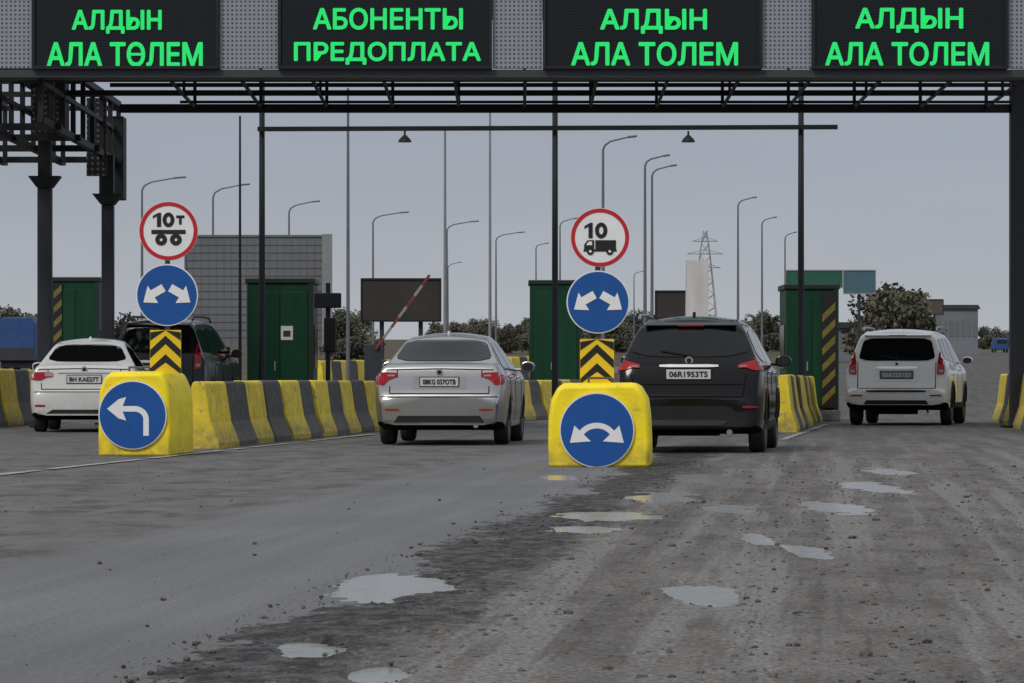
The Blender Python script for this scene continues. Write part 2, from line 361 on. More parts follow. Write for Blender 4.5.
while k<5500:
    d=8.5+30*random.random()**1.5; x=X_(random.uniform(-10,1034),d); u=x-.09*d+2.01
    p=.02 if u<-.2 else (.5 if u<.2 else (1 if u<.9 else .5))
    if random.random()>p: continue
    if any(((x-c[0])/c[2])**2+((d-c[1])/c[3])**2<1.3 for c in PG): continue
    s=.003+.010*random.random()**3.5
    if random.random()<.006: s=.015+.011*random.random()
    q=IV*np.array([s*random.uniform(.8,1.5),s*random.uniform(.8,1.5),s*random.uniform(.5,.9)])*(1+.35*(rng.rand(len(IV),1)-.5))
    a=random.random()*6.28; R=np.array([[math.cos(a),-math.sin(a),0],[math.sin(a),math.cos(a),0],[0,0,1]])
    q=q@R+np.array([x,d,.010+s*.3]); o=len(AV); AV+=q.tolist(); AF+=[tuple(i+o for i in f) for f in IF]; k+=1
o=build('gravel',(AV,AF),M['stone'],recalc=False); o['kind']='stuff'; o['label']='loose gravel and small stones scattered over the broken road'; o['category']='gravel'
# ---------------- LED boards and fascia
D0=60.0
def px(x): return X_(x,D0)
def py(y): return Z_(y,D0)
boards=[(32,219,[('АЛДЫН',72,162,10,34),('АЛА ТОЛЕМ',47,203,42,67)],'green LED board reading АЛДЫН АЛА ТӨЛЕМ, leftmost of the four boards'),
(278,492,[('АБОНЕНТЫ',313,463,8,30),('ПРЕДОПЛАТА',294,481,42,65)],'green LED board reading АБОНЕНТЫ ПРЕДОПЛАТА on the canopy front'),
(543,762,[('АЛДЫН',600,707,9,34),('АЛА ТОЛЕМ',571,738,42,66)],'green LED board reading АЛДЫН АЛА ТОЛЕМ, third board from the left'),
(812,1008,[('АЛДЫН',855,963,8,33),('АЛА ТОЛЕМ',825,989,42,66)],'green LED board reading АЛДЫН АЛА ТОЛЕМ, rightmost of the four boards')]
for bi,(a,bb,lines,lab) in enumerate(boards):
    cx=(px(a)+px(bb))/2; hw=(px(bb)-px(a))/2; z0=py(69); z1=py(-32)
    t=thing('electronic_sign',lab,'led sign',(cx,D0,z0),group='LED boards on the canopy front')
    build('housing',[box(-hw,hw,.02,.5,0,z1-z0)],M['fascia'],t,bevel=.01)
    build('bezel',[box(-hw,hw,-.06,.018,0,.05),box(-hw,-hw+.05,-.06,.018,.052,z1-z0),box(hw-.05,hw,-.06,.018,.052,z1-z0)],M['steel_dark'],t)
    build('screen',[box(-hw+.052,hw-.052,-.02,.017,.052,z1-z0)],M['screen'],t)
    for li,(s,x0,x1,y0,y1) in enumerate(lines):
        text('lettering',s,px((x0+x1)/2)-cx,py((y0+y1)/2)-z0,px(x1)-px(x0),py(y0)-py(y1),-.035,M['led'],t,bold=.033,barred=4 if (bi==0 and li==1) else None)
for i,(a,bb) in enumerate([(-30,31.5),(219.5,277.5),(492.5,542.5),(762.5,811.5),(1008.5,1050)]):
    o=build('perforated_panel',[box(-(px(bb)-px(a))/2,(px(bb)-px(a))/2,0,.12,0,py(-32)-py(68))],M['perf'])
    o.location=((px(a)+px(bb))/2,D0+.04,py(68)); tag(o,'grey perforated cladding panel on the canopy front, %s from the left'%ORD[i],'cladding panel','perforated panels between the LED boards')
# ---------------- canopy
can=thing('toll_canopy','dark steel toll plaza canopy frame spanning all the lanes above the cars','canopy',(0,D0,0))
def beam(name,geo,m='steel_dark',b=0): return build(name,geo,M[m],can,bevel=b)
def rel(x,y,d): return (X_(x,d),d-D0,Z_(y,d))
beam('gutter',[box(px(-60),px(1090),.06,.7,py(77),py(69)-.003)],'fascia')
beam('roof',[box(px(-60),px(1090),.55,6.6,7.75,7.9)])  # unseen roof sheet, cut short so more light reaches the cars
for d,y,x0,x1,w,h in[(61.2,79,-40,1060,.1,.1),(62.5,85,110,1010,.08,.07),(63.8,93,60,1012,.09,.1),(66,108.5,120,1014,.12,.16),(66,79,120,1014,.08,.08),(65,102,180,1012,.05,.05)]:
    beam('longitudinal_beam',[bar(rel(x0,y,d),(X_(x1,d),d-D0,Z_(y,d)),w,h)])
for i,x in enumerate(range(185,1011,68)):
    Xw=X_(x,64.); zt=7.7; zb=Z_(108.5,66)
    beam('hanger',[bar((Xw,6,zb),(Xw,6,zt),.06)])
    if i%2==0: beam('hanger',[bar((Xw,3.8,Z_(94,63.8)),(Xw,3.8,zt),.05)])
    beam('cross_member',[bar((Xw,1.2,Z_(93,63.8)+.02),(Xw,6,zb+.02),.05)])
for Xt,nm in((-8.15,0),(-9.3,1),(-10.5,2)):
    zb=5.15; g=[bar((Xt,.5,zb+.25),(Xt,12.5,zb+.25),.12,.12),bar((Xt,.5,6.6),(Xt,12.5,6.6),.12,.12),bar((Xt,.5,6.05),(Xt,12.5,6.05),.08,.08)]
    for k in range(9):
        y0=.5+k*1.5; g.append(bar((Xt,y0,zb+.2),(Xt,y0,6.6),.09)); 
    beam('side_truss',g)
for yy in(2.2,5,8,11.5):
    beam('tie_beam',[bar((-11.5,yy,5.4),(-8.0,yy,5.4),.14,.12)]); beam('tie_beam',[bar((-11.5,yy,6.45),(-8.0,yy,6.45),.1)])
beam('mesh_panel',[box(-8.9,-8.35,5.0,5.05,5.5,6.7)],'perfdark'); beam('mesh_panel',[box(-8.45,-8.05,9.5,9.55,4.95,6.5)],'perfdark'); beam('mesh_panel',[box(-10.2,-9.6,3,3.05,5.5,6.6)],'perfdark')
beam('service_box',[box(-8.45,-7.95,11.6,12.2,4.6,6.3)],'steel_dark',.02)
beam('service_box',[box(-9.25,-8.6,7.3,8.0,5.6,6.7)],'steel_dark',.02)
beam('service_box',[box(-10.45,-9.7,2.3,2.9,5.5,6.9)],'steel_dark',.02)
beam('junction_box',[box(-10.4,-9.5,1.5,2.2,5.1,5.35)],'steel_dark',.02)
for x,d,top,w in((45,66,188,.26),(108,70,205,.24),(1018,66,70,.30),(1100,66,70,.3)):
    X0=X_(x,d); zt=Z_(top,d)
    c=beam('column',[box(X0-w/2,X0+w/2,d-D0-w/2,d-D0+w/2,0,zt)],'steel_mid',.02)
    if x<200:
        build('column_head',[prism([(X0-w*.52,zt+.003),(X0+w*.52,zt+.003),(X0+.30,zt+.22),(X0-.30,zt+.22)],d-D0-.2,d-D0+.2),box(X0-.12,X0+.12,d-D0-.12,d-D0+.12,zt+.223,5.4)],M['steel_dark'],c)
    build('base_plate',[box(X0-w,X0+w,d-D0-w,d-D0+w,0.01,.05)],M['steel_dark'],c)
# ---------------- lamp frame
d=70
fr=thing('lighting_frame','thin dark three-post steel frame holding the bell lamps in front of the booths','frame',(X_(555,d),d,0))
for x,top in((262,76),(555,76),(801,76)): build('post',[cyl((X_(x,d)-X_(555,d),0,0),(X_(x,d)-X_(555,d),0,Z_(top,d)),.07,.055)],M['steel_mid'],fr,smooth='auto')
build('crossbar',[bar((X_(258,d)-X_(555,d),-.12,Z_(129.5,d)),(X_(837,d)-X_(555,d),-.12,Z_(127.5,d)),.09,.09)],M['steel_dark'],fr)
for x,w in((405,'left of the two on the crossbar'),(688,'right of the two on the crossbar')):
    t=thing('bell_lamp','small black bell lamp hanging under the bar, '+w,'lamp',(X_(x,d),d-.12,Z_(129,d)-.05),group='bell lamps on the crossbar')
    build('stem',[cyl((0,0,-.1),(0,0,0.0),.02)],M['steel_dark'],t)
    build('lamp_shade',[cyl((0,0,-.22),(0,0,-.16),.14,.11,16),cyl((0,0,-.16),(0,0,-.08),.11,.03,16)],M['steel_dark'],t,smooth='auto')
for x,top,dd,r,mm,lab in((240,116,74,.035,'steel_dark','thin dark mast left of the green booth with the white notice'),(348,88,88,.05,'lamp_grey','tall pale mast right of the signal box post'),(445,128,95,.05,'steel_light','pale mast beside the dark billboard'),(490,112,92,.045,'steel_light','pale mast above the right side of the silver sedan')):
    t=thing('mast',lab,'mast',(X_(x,dd),dd,gz(dd)),group='thin masts beyond the booths')
    build('pole',[cyl((0,0,0),(0,0,Z_(top,dd)-gz(dd)),r*1.1,r*.6)],M[mm],t,smooth='auto'); build('base_flange',[cyl((0,0,0),(0,0,.08),r*3,r*3)],M[mm],t)
# ---------------- booths
mat_y=mat('hazard_yellow',(.17,.125,.02),.5,var=.25)
def booth(x0,x1,top,d,lab,stripe=None,notice=None,dep=1.8):
    w=(x1-x0)*d/F; cx=X_((x0+x1)/2,d); H=Z_(top,d)-gz(d)
    t=thing('toll_booth',lab,'toll booth',(cx,d,gz(d)),0,'green toll booths')
    build('wall',[box(-w/2,w/2,0,dep,.25,H-.12)],M['booth'],t,bevel=.015)
    build('plinth',[box(-w/2-.05,w/2+.05,-.05,dep+.05,0,.248)],M['black_blk'],t,bevel=.02)
    build('roof',[box(-w/2-.04,w/2+.04,-.04,dep+.04,H-.118,H)],M['booth_dark'],t,bevel=.02)
    build('door',[box(-w*.42,-.01,-.02,-.002,.32,H-.3)],M['booth'],t,bevel=.008)
    build('side_panel',[box(.02,w*.42,-.02,-.002,.32,H-.3)],M['booth'],t,bevel=.008)
    for s in(-1,1):
        build('window',[box(*( (w/2+.002,w/2+.02) if s>0 else (-w/2-.02,-w/2-.002)),.3,dep-.3,1.15,2.1)],M['glassw'],t)
    build('handle',[box(-.12,-.09,-.05,-.021,1.1,1.3)],M['steel_light'],t)
    build('corner_trim',[box(w/2-.10,w/2+.012,-.035,-.003,.25,H-.12)],M['booth_dark'],t)
    if notice:
        nx_=X_((notice[0]+notice[1])/2,d)-cx; hw=(notice[1]-notice[0])*d/F/2
        nt=build('notice',[box(nx_-hw,nx_+hw,-.035,-.021,Z_(notice[3],d)-gz(d),Z_(notice[2],d)-gz(d))],M['offwhite'],t)
        build('notice_print',[box(nx_-hw*.6,nx_+hw*.6,-.038,-.0355,Z_(notice[3],d)-gz(d)+.07,Z_(notice[3],d)-gz(d)+.20)],M['brown'],nt)
    if stripe:
        sx0,sx1=X_(stripe[0],d)-cx,X_(stripe[1],d)-cx
        st=build('hazard_strip',[box(sx0,sx1,-.06,-.036,.3,H-.15)],M['blacksign'],t)
        g=[];z=.35;sw=sx1-sx0
        while z+sw+.16<H-.15: g.append(prism([(sx0,z),(sx1,z+sw),(sx1,z+sw+.16),(sx0,z+.16)],-.064,-.0605)); z+=.36
        build('yellow_stripe',g,mat_y,st)
    return t
booth(52,99,277,86,'dark green toll booth at the far left behind the white sedan',stripe=(54,62))
booth(247,313,278,75,'dark green toll booth with a white notice beside the raised barrier arm',notice=(281,293,326,340))
booth(530,581,280,91,'dark green toll booth directly behind the truck weight limit sign')
booth(786,838,284,76,'dark green toll booth with hazard strip between the black and white cars',stripe=(822,835))
# ---------------- barrier blocks
def njprof(h,w0=.27,w1=.09): return [(-w0,0),(w0,0),(w0,.09),(w0*.60,h*.40),(w1,h-.03),(w1-.03,h),(-w1+.03,h),(-w1,h-.03),(-w0*.60,h*.40),(-w0,.09)]
protos={}
def row(pts,lab,grp,h=.9,L=1.72,start=0,wide=1.):
    k=0
    seg=[(Vector((*pts[j],0)),Vector((*pts[j+1],0))) for j in range(len(pts)-1)]
    total=sum((b-a).length for a,b in seg); s=0
    while s+L<=total+.01:
        q=s+L/2
        for a,b in seg:
            l=(b-a).length
            if q<=l: break
            q-=l
        dirv=(b-a).normalized(); p=a+dirv*q; ang=math.atan2(dirv.x,dirv.y)
        colr=(k+start)%2; key=(colr,h,L,wide)
        if key not in protos:
            poly=njprof(h,.27*wide,.09*wide)
            o=build('barrier_block',[prism(poly,-L/2+.03,L/2-.03)],M['yellow2'] if colr==0 else M['black_blk'],bevel=.02); protos[key]=o
        else:
            o=protos[key].copy(); COL.objects.link(o)
        o.location=(p.x+random.uniform(-.03,.03),p.y,gz(p.y)-random.uniform(0,.02)); o.rotation_euler=(0,random.uniform(-.015,.015),-ang+random.uniform(-.018,.018))
        tag(o,'%s concrete barrier block, %s %s'%('yellow' if colr==0 else 'dark grey',ORD[k],lab),'barrier block',grp)
        s+=L;k+=1
row([(X_(198,45.6),45.6),(X_(372,63),63),(X_(548,82),82),(X_(584,88),88)],'back from the left yellow sign block','barrier blocks behind the left sign block',start=0,L=1.6)
row([(X_(781,60),60),(X_(812,75),75.5)],'in the row ahead of the black car','barrier blocks ahead of the black car',start=0,h=1.0)
row([(X_(1052,58),58),(X_(1003,77),77)],'in the row at the far right edge','barrier blocks at the right edge',start=0,h=1.05,L=2.6)
row([(X_(-40,64),64),(X_(34,73),74)],'in the row at the far left edge','barrier blocks at the left edge',start=0,h=1.12,L=1.9)
row([(X_(318,88),88),(X_(395,100),100)],'in the far row behind the raised barrier arm','far barrier blocks behind the barrier arm',h=1.35,L=1.3)
row([(X_(508,104),104),(X_(560,112),112)],'in the far row left of the third booth','far barrier blocks near the third booth',h=1.4,L=1.3)
# ---------------- sign blocks
def disc(name,cx,cz,r,y,m,parent,th=.02,n=48): return build(name,[prism(circ(cx,cz,r,n),y-th,y)],m,parent)
def signblock(cx,d,w,h,L,ang,lab,dcx,dcz,r,kind):
    t=thing('sign_block',lab,'concrete block',(cx,d,0),-ang,'yellow concrete sign blocks')
    wb=w/2
    poly=[(-wb,0),(wb,0),(wb*1.005,h*.3),(wb*.985,h*.62),(wb*.94,h*.82),(wb*.80,h*.955),(wb*.70,h),(-wb*.68,h*.995),(-wb*.82,h*.95),(-wb*.95,h*.80),(-wb*.99,h*.60),(-wb*1.005,h*.25)]
    V=[];Fs=[];ns=10;n=len(poly)
    for j in range(ns+1):
        y=L*j/ns; s=1-.03*max(0,1-j*1.2)-.03*max(0,1-(ns-j)*1.2)
        for x,z in poly: V.append((x*s+random.uniform(-.006,.006),y,z*(s if z>0 else 1)+(random.uniform(-.006,.006) if z>0 else 0)))
        if j:
            for i in range(n): Fs.append(((j-1)*n+i,(j-1)*n+(i+1)%n,j*n+(i+1)%n,j*n+i))
    Fs+= [tuple(range(n-1,-1,-1)),tuple(range(ns*n,ns*n+n))]
    build('concrete_body',(V,Fs),M['yellow'],t,bevel=.03,smooth='auto')
    disc('sign_rim',dcx,dcz,r,-.012,M['white'],t,.02)
    f=disc('sign_face',dcx,dcz,r*.965,-.034,M['blue'],t,.006)
    g=[];y=-.043
    def P(poly,k): g.append(prism([(dcx+a*r,dcz+b_*r) for a,b_ in poly],y-.001*k,y+.002-.001*k))
    if kind=='left':
        arc=[(.40,-.60),(.40,-.12)]+[(.40-.34*(1-math.cos(a)),-.12+.30*math.sin(a)) for a in np.linspace(.15,math.pi/2,10)]+[(-.28,.18)]
        P(stroke(arc,.16),0); P([(-.74,.18),(-.40,.46),(-.18,.52),(-.28,.27),(-.28,.09),(-.18,-.16),(-.40,-.10)],1)
    else:
        arc=[(.50*math.sin(a),-.34+.46*math.cos(a)) for a in np.linspace(-1.0,1.0,18)]
        P(stroke(arc,.15),0)
        P([(-.72,-.34),(-.60,.12),(-.16,-.30)],1); P([(.72,-.34),(.60,.12),(.16,-.30)],2); 
    build('arrow',g,M['white'],f)
    build('lifting_ring',[cyl((-.12,.35,h-.01),(-.12,.35,h+.05),.012),cyl((.12,.35,h-.01),(.12,.35,h+.05),.012),cyl((-.13,.35,h+.05),(.13,.35,h+.05),.012)],M['rust'],t)
    return t
d1=GD(456.5); s1=F/d1
signblock(X_(134,d1),d1,.88,1.0,1.65,.075,'yellow concrete block with blue left-turn arrow sign, in the left foreground',X_(133,d1)-X_(134,d1),Z_(415,d1),34.5/s1,'left')
d2=GD(467.5); s2=F/d2
signblock(X_(599,d2),d2,1.05,.87,1.2,.06,'yellow concrete block with blue double curved arrow sign, in front of the black car',X_(597,d2)-X_(599,d2),Z_(430,d2),37.5/s2,'both')
def signpost(cx,d,h0,lab,c1,c2,ch,s,kind):
    t=thing('traffic_sign',lab,'traffic sign',(cx,d,h0))
    top=Z_(c1[1]-26,d)-h0
    build('post',[cyl((0,.06,-.01),(0,.06,top),.03)],M['rust'],t,smooth='auto')
    def R(x,y): return X_(x,d)-cx, Z_(y,d)-h0
    ax,az=R(*c1[:2]); r=c1[2]/s
    rim=disc('prohibition_sign',ax,az,r,.02,M['white'],t)
    build('red_ring',ringq(ax,az,r*.985,r*.985,r*.13,-.006,-.001,48),M['red'],rim)
    Q=lambda p,o=0:prism([(ax+a*r,az+b*r) for a,b in p],-.006-o,-.001-o)
    def one(x,z,h,w): return Q([(x-w*.5,z-h/2),(x+w*.5,z-h/2),(x+w*.5,z+h/2),(x-w*.1,z+h/2),(x-w*1.5,z+h*.28),(x-w*1.5,z+h*.10),(x-w*.5,z+h*.26)])
    def zero(x,z,h,w,th): return ringq(ax+x*r,az+z*r,w*r/2,h*r/2,th*r,-.006,-.001,28)
    if kind=='trailer':
        build('lettering',[one(-.32,.38,.48,.14)]+zero(.0,.38,.50,.40,.13)+[Q([(.26,.44),(.54,.44),(.54,.53),(.26,.53)]),Q([(.355,.22),(.445,.22),(.445,.439),(.355,.439)])],M['blacksign'],rim)
        g=[Q([(-.58,-.10),(.58,-.10),(.58,.04),(-.58,.04)])]
        build('trailer_symbol',g+ringq(ax-.25*r,az-.29*r,.20*r,.20*r,.145*r,-.0075,-.0015,20)+ringq(ax+.25*r,az-.29*r,.20*r,.20*r,.145*r,-.0075,-.0015,20),M['blacksign'],rim)
    else:
        build('lettering',[one(-.32,.24,.52,.14)]+zero(.04,.24,.54,.42,.135),M['blacksign'],rim)
        build('truck_symbol',[Q([(-.54,-.42),(-.20,-.42),(-.20,-.09),(-.42,-.09),(-.54,-.24)]),Q([(-.16,-.42),(.54,-.42),(.54,-.09),(-.16,-.09)]),Q([(-.56,-.47),(.56,-.47),(.56,-.40),(-.56,-.40)],.001)]+[prism(circ(ax+sx*r,az-.47*r,.12*r,18),-.010,-.003) for sx in(-.33,.33)],M['blacksign'],rim)
        build('truck_window',[prism([(ax+a*r,az+b*r) for a,b in [(-.47,-.26),(-.27,-.26),(-.27,-.14),(-.39,-.14)]],-.0095,-.0075)]+[prism(circ(ax+sx*r,az-.47*r,.045*r,12),-.013,-.011) for sx in(-.33,.33)],M['white'],rim)
    bx_,bz=R(*c2[:2]); r2=c2[2]/s
    rim=disc('direction_sign',bx_,bz,r2,.02,M['white'],t); f=disc('sign_face',bx_,bz,r2*.96,-.002,M['blue'],rim,.005)
    g=[]
    for sx in(-1,1):
        T=lambda p,o:prism([(bx_+sx*a*r2,bz+b*r2) for a,b in p],-.012-o,-.008-o)
        g.append(T([(.04,.12),(.17,.35),(.54,.14),(.41,-.09)],0 if sx>0 else .0007))
        g.append(T([(.76,-.24),(.62,.30),(.28,-.26)],.0015))
    build('double_arrow',g,M['white'],rim)
    x0,z1=R(ch[0],ch[2]); x1,z0=R(ch[1],ch[3])
    pl=build('chevron_plate',[box(x0,x1,0,.02,z0,z1)],M['chevyellow'],t)
    w=x1-x0;h=z1-z0;g=[];mx=(x0+x1)/2;b=h*.19
    for q in(.10,.52,.92):
        zb=z0+q*h; pk=w*.46
        p=[(x0+.003,zb-pk*.5),(mx,zb+pk*.5),(x1-.003,zb-pk*.5),(x1-.003,zb-pk*.5+b),(mx,zb+pk*.5+b),(x0+.003,zb-pk*.5+b)]
        p=[(a,min(max(c,z0+.002),z1-.002)) for a,c in p]
        g.append(prism(p,-.004,-.001))
    build('chevron',g,M['blacksign'],pl)
    build('clamp',[box(-.05,.05,.021,.1,z-.02,z+.02) for z in(az,bz,(z0+z1)/2)],M['steel_light'],t)
signpost(X_(167,d1+.45),d1+.45,.99,'ten tonne trailer axle limit sign above blue arrows and chevron, on the left block',(168.5,231,29.5),(167,295,31),(150,181,330,374),F/(d1+.45),'trailer')
signpost(X_(598,d2+.45),d2+.45,.87,'ten tonne truck limit sign above blue arrows and chevron, on the right block',(600,237.5,29.5),(598,302,31.5),(580,614,339,384),F/(d2+.45),'truck')
# ---------------- barrier gate, control post
d=84
t=thing('barrier_gate','raised red and white barrier arm on a dark housing by the silver sedan','barrier gate',(X_(372,d),d,gz(d)))
build('housing',[box(-.18,.22,-.15,.25,0,1.75)],M['steel_mid'],t,bevel=.02)
a0=Vector((X_(376,d)-X_(372,d),-.2,Z_(349,d)-gz(d)));a1=Vector((X_(430,d)-X_(372,d),-.2,Z_(275,d)-gz(d)))
for i in range(7):
    q0=a0.lerp(a1,i/7);q1=a0.lerp(a1,(i+.98)/7); build('arm_segment',[bar(q0,q1,.04,.065)],M['boomred'] if i%2==0 else M['boomwhite'],t)
d=72
t=thing('control_post','dark post with lane signal box beside the notice booth','signal post',(X_(328,d),d,0))
build('post',[cyl((0,0,0),(0,0,Z_(283,d)),.05)],M['steel_dark'],t,smooth='auto')
build('signal_box',[box(-.28,.27,-.12,.12,Z_(308,d),Z_(293,d))],M['steel_dark'],t,bevel=.02); build('lower_box',[box(-.08,.16,-.1,.1,Z_(352,d),Z_(318,d))],M['plastic'],t,bevel=.02)
# ---------------- background structures
def board(name,x0,x1,y0,y1,d,m,lab,cat,posts=2,th=.2,frame=True,grid=None,fmat='steel_dark'):
    cx=X_((x0+x1)/2,d); w=(x1-x0)*d/F; t=thing(name,lab,cat,(cx,d,gz(d))); z0=Z_(y1,d)-gz(d); z1=Z_(y0,d)-gz(d)
    build('panel',[box(-w/2,w/2,0,th,z0,z1)],M[m],t)
    fm=M['hoardbar'] if grid else M[fmat]
    if frame: build('frame',[box(-w/2-.06,w/2+.06,-.05,-.003,z0-.08,z0),box(-w/2-.06,w/2+.06,-.05,-.003,z1,z1+.08),box(-w/2-.06,-w/2,-.05,-.003,z0,z1),box(w/2,w/2+.06,-.05,-.003,z0,z1)],fm,t)
    for i in range(posts):
        x=-w/2+w*(i+.5)/posts if posts>1 else 0
        build('post',[cyl((x,th+.15,0),(x,th+.15,z1-.1),.10,.10)],M['steel_mid'],t,smooth='auto')
    if grid:
        gx,gz_=grid; g=[]
        for i in range(1,gx): g.append(box(-w/2+w*i/gx-.012,-w/2+w*i/gx+.012,-.014,-.003,z0,z1))
        for j in range(1,gz_): g.append(box(-w/2,w/2,-.028,-.016,z0+(z1-z0)*j/gz_-.012,z0+(z1-z0)*j/gz_+.012))
        build('lattice',g,M['hoardbar'],t)
    return t
board('mesh_hoarding',186,322,237,345,135,'hoard','large grey gridded screen standing behind the dark car','screen',5,grid=(18,14))
board('pale_panel',322,332,234,345,134,'steel_light','narrow pale panel at the right end of the grey screen','panel',1,frame=False)
board('billboard',362,440,280,320,150,'brown','dark brown billboard behind the silver sedan, left of the pale mast','billboard',2)
board('billboard',656,686,292,318,170,'brown','small dark billboard left of the white concrete pillar','billboard',1)
o=build('concrete_pillar',[prism([(-.40,0),(.40,0),(.40,Z_(261,120)-gz(120)),(-.34,Z_(260,120)-gz(120))],0,.8)],M['offwhite']); o.location=(X_(697,120),120,gz(120)); tag(o,'white concrete pillar rising behind the roof of the black car','pillar')
board('road_sign',786,842,271,287,230,'roadgreen','green motorway direction sign above the rightmost booth','road sign',2,fmat='steel_light')
board('road_sign',844,875,271,293,235,'teal','blue green motorway sign beside the green one','road sign',1,fmat='steel_light')
board('billboard',893,943,300,314,320,'far_brown','low brown roadside board in the far right distance','billboard',3)
def shed(x0,x1,y0,d,m,lab,n=6):
    w=(x1-x0)*d/F;t=thing('shed',lab,'building',(X_((x0+x1)/2,d),d,gz(d)));H=Z_(y0,d)-gz(d)
    build('wall',[box(-w/2,w/2,0,8,0,H)],M[m],t); build('roof',[prism([(-w/2-.3,H+.003),(w/2+.3,H+.003),(w/2,H+.5),(-w/2,H+.5)],-.3,8.3)],M['steel_mid'],t)
    for i in range(n):
        x=-w/2+w*(i+.5)/n; build('window',[box(x-w/n*.3,x+w/n*.3,-.05,-.003,H*.4,H*.75)],M['lamp_grey'],t)
shed(942,978,309,420,'far_build','grey shed in the far right distance beyond the white car')
shed(838,886,328,300,'far_build','low grey building in the distance just left of the white car roof',4)
d=900; t=thing('power_pylon','distant lattice electricity pylon beyond the black car','pylon',(X_(705,d),d,gz(d)))
g=[];H=Z_(231,d)-gz(d)
def wdt(z): return 3.2*(1-z/H)**.8+.35
lv=[H*i/9 for i in range(10)]
for i in range(9):
    a,b_=wdt(lv[i]),wdt(lv[i+1])
    for s in(-1,1):
        for q in(-1,1): g.append(bar((s*a,q*a,lv[i]),(s*b_,q*b_,lv[i+1]),.2))
        g.append(bar((s*a,-a,lv[i]),(-s*b_,-b_,lv[i+1]),.14)); g.append(bar((-a,s*a,lv[i]),(a*.8,s*a*.9,lv[i+1]),.12))
build('tower',g,M['steel_light'],t)
for k,(f,w) in enumerate(((.68,4.0),(.80,4.6),(.91,3.2))): build('cross_arm',[bar((-w,0,H*f),(w,0,H*f),.2),bar((-w,0,H*f),(0,0,H*f+1.2),.12),bar((w,0,H*f),(0,0,H*f+1.2),.12)],M['steel_light'],t)
# ---------------- street lamps
def lamp(x,ytop,xh,yh,d,lab):
    t=thing('street_lamp',lab,'street lamp',(X_(x,d),d,gz(d)),group='street lamps along the road beyond')
    H=Z_(ytop,d)-gz(d); dx=(xh-x)*d/F; dz=Z_(yh,d)-gz(d)-H
    build('pole',[cyl((0,0,0),(0,0,H),.085,.045,8)],M['lamp_grey'],t,smooth='auto')
    pts=[(0,0,H),(dx*.06,0,H+dz*.35),(dx*.22,0,H+dz*.62),(dx*.75,0,H+dz*.93)]
    build('arm',tube(pts,[.045,.04,.035,.03]),M['lamp_grey'],t,smooth='auto')
    build('lamp_head',[bar((dx*.72,0,H+dz*.92),(dx,0,H+dz),.2,.08)],M['lamp_grey'],t,bevel=.03)
    build('base',[cyl((0,0,0),(0,0,.5),.16,.14,8)],M['steel_mid'],t)
LL=[(142,190,186,177,160),(213,197,250,184,170),(289,212,320,201,185),(373,222,409,212,200),(447,230,479,221,215),(496,240,525,232,240),(603,150,637,136,130),(645,166,670,155,140),(652,176,677,165,150),(738,206,757,197,190),(762,224,777,217,215),(785,239,797,232,240),(448,268,462,262,330),(634,276,644,271,340),(536,248,549,243,270),(604,232,614,226,250),(560,226,578,218,230)]
order=sorted(range(len(LL)),key=lambda i:LL[i][0]); rk={j:i for i,j in enumerate(order)}
for i,(x,yt,xh,yh,d) in enumerate(LL): lamp(x,yt,xh,yh,d,'grey single-arm street lamp beyond the toll gates, %s from the left'%ORD[rk[i]])
for i,(x0,x1,y,d) in enumerate(((300,380,348,120),(500,640,343,150),(0,60,345,120))):
    t=thing('guard_rail','low steel guard rail, %s'%('beyond the raised barrier arm','in the distance behind the truck sign','at the far left')[i],'guard rail',(X_(x0,d),d,gz(d)))
    w=(x1-x0)*d/F; build('rail',[box(0,w,-.03,.03,.5,.75)],M['steel_light'],t)
    n=int(w/2)+1
    for k in range(n): build('post',[box(k*2,k*2+.08,.035,.12,0,.7)],M['steel_light'],t)
# ---------------- trees
def crown(n,rx,rz,zc,seed,leaf=.22,clumps=28):
    r=random.Random(seed);V=[];Fq=[]
    cl=[]
    for i in range(clumps):
        a=r.random()*6.28;h=r.uniform(-1,1);q=math.sqrt(max(0,1-h*h))*r.uniform(.25,.9)
        cl.append((math.cos(a)*q*rx,math.sin(a)*q*rx,zc+h*rz*r.uniform(.5,.95),r.uniform(.24,.44)*rx))
    for i in range(n):
        c=r.choice(cl); v=Vector((r.gauss(0,1),r.gauss(0,1),r.gauss(0,.8))).normalized()*c[3]*r.random()**.4
        p=Vector(c[:3])+v; s=leaf*r.uniform(.5,1.1)
        a=Vector((r.gauss(0,1),r.gauss(0,1),r.gauss(0,1))).normalized(); b=a.orthogonal().normalized(); o=len(V)
        V+=[tuple(p+a*s),tuple(p+b*s*.7),tuple(p-a*s),tuple(p-b*s*.7)]; Fq.append((o,o+1,o+2,o+3))
    return V,Fq
def maketree(k,H,rx,leaf='leaf0'):
    t=thing('tree','tree','tree',(0,0,0),group='distant trees beyond the toll plaza')
    g=[cyl((0,0,0),(0.1,0,H*.5),.16,.09,7)]
    r=random.Random(k)
    for i in range(5):
        a=r.random()*6.28; g.append(cyl((.05,0,H*(.2+.06*i)),(math.cos(a)*rx*.6,math.sin(a)*rx*.6,H*(.45+.08*i)),.07,.03,5))
    build('trunk',g,M['bark'],t); build('crown',[crown(5200,rx,H*.46,H*.50,k)],M[leaf],t,recalc=False)
    return t
tp=[maketree(11,5.6,3.2,'leaf0'),maketree(12,4.6,3.6,'leaf1'),maketree(13,6.2,2.8,'leaf2')]
used=[0,0,0]
TR=[]
r=random.Random(3)
x=440
while x<838:
    TR.append((x+r.uniform(-3,3),r.uniform(430,560),r.choice([0,0,1,1,2]),r.uniform(.65,.92) if x<620 else r.uniform(.75,1.02))); x+=r.uniform(6,11)
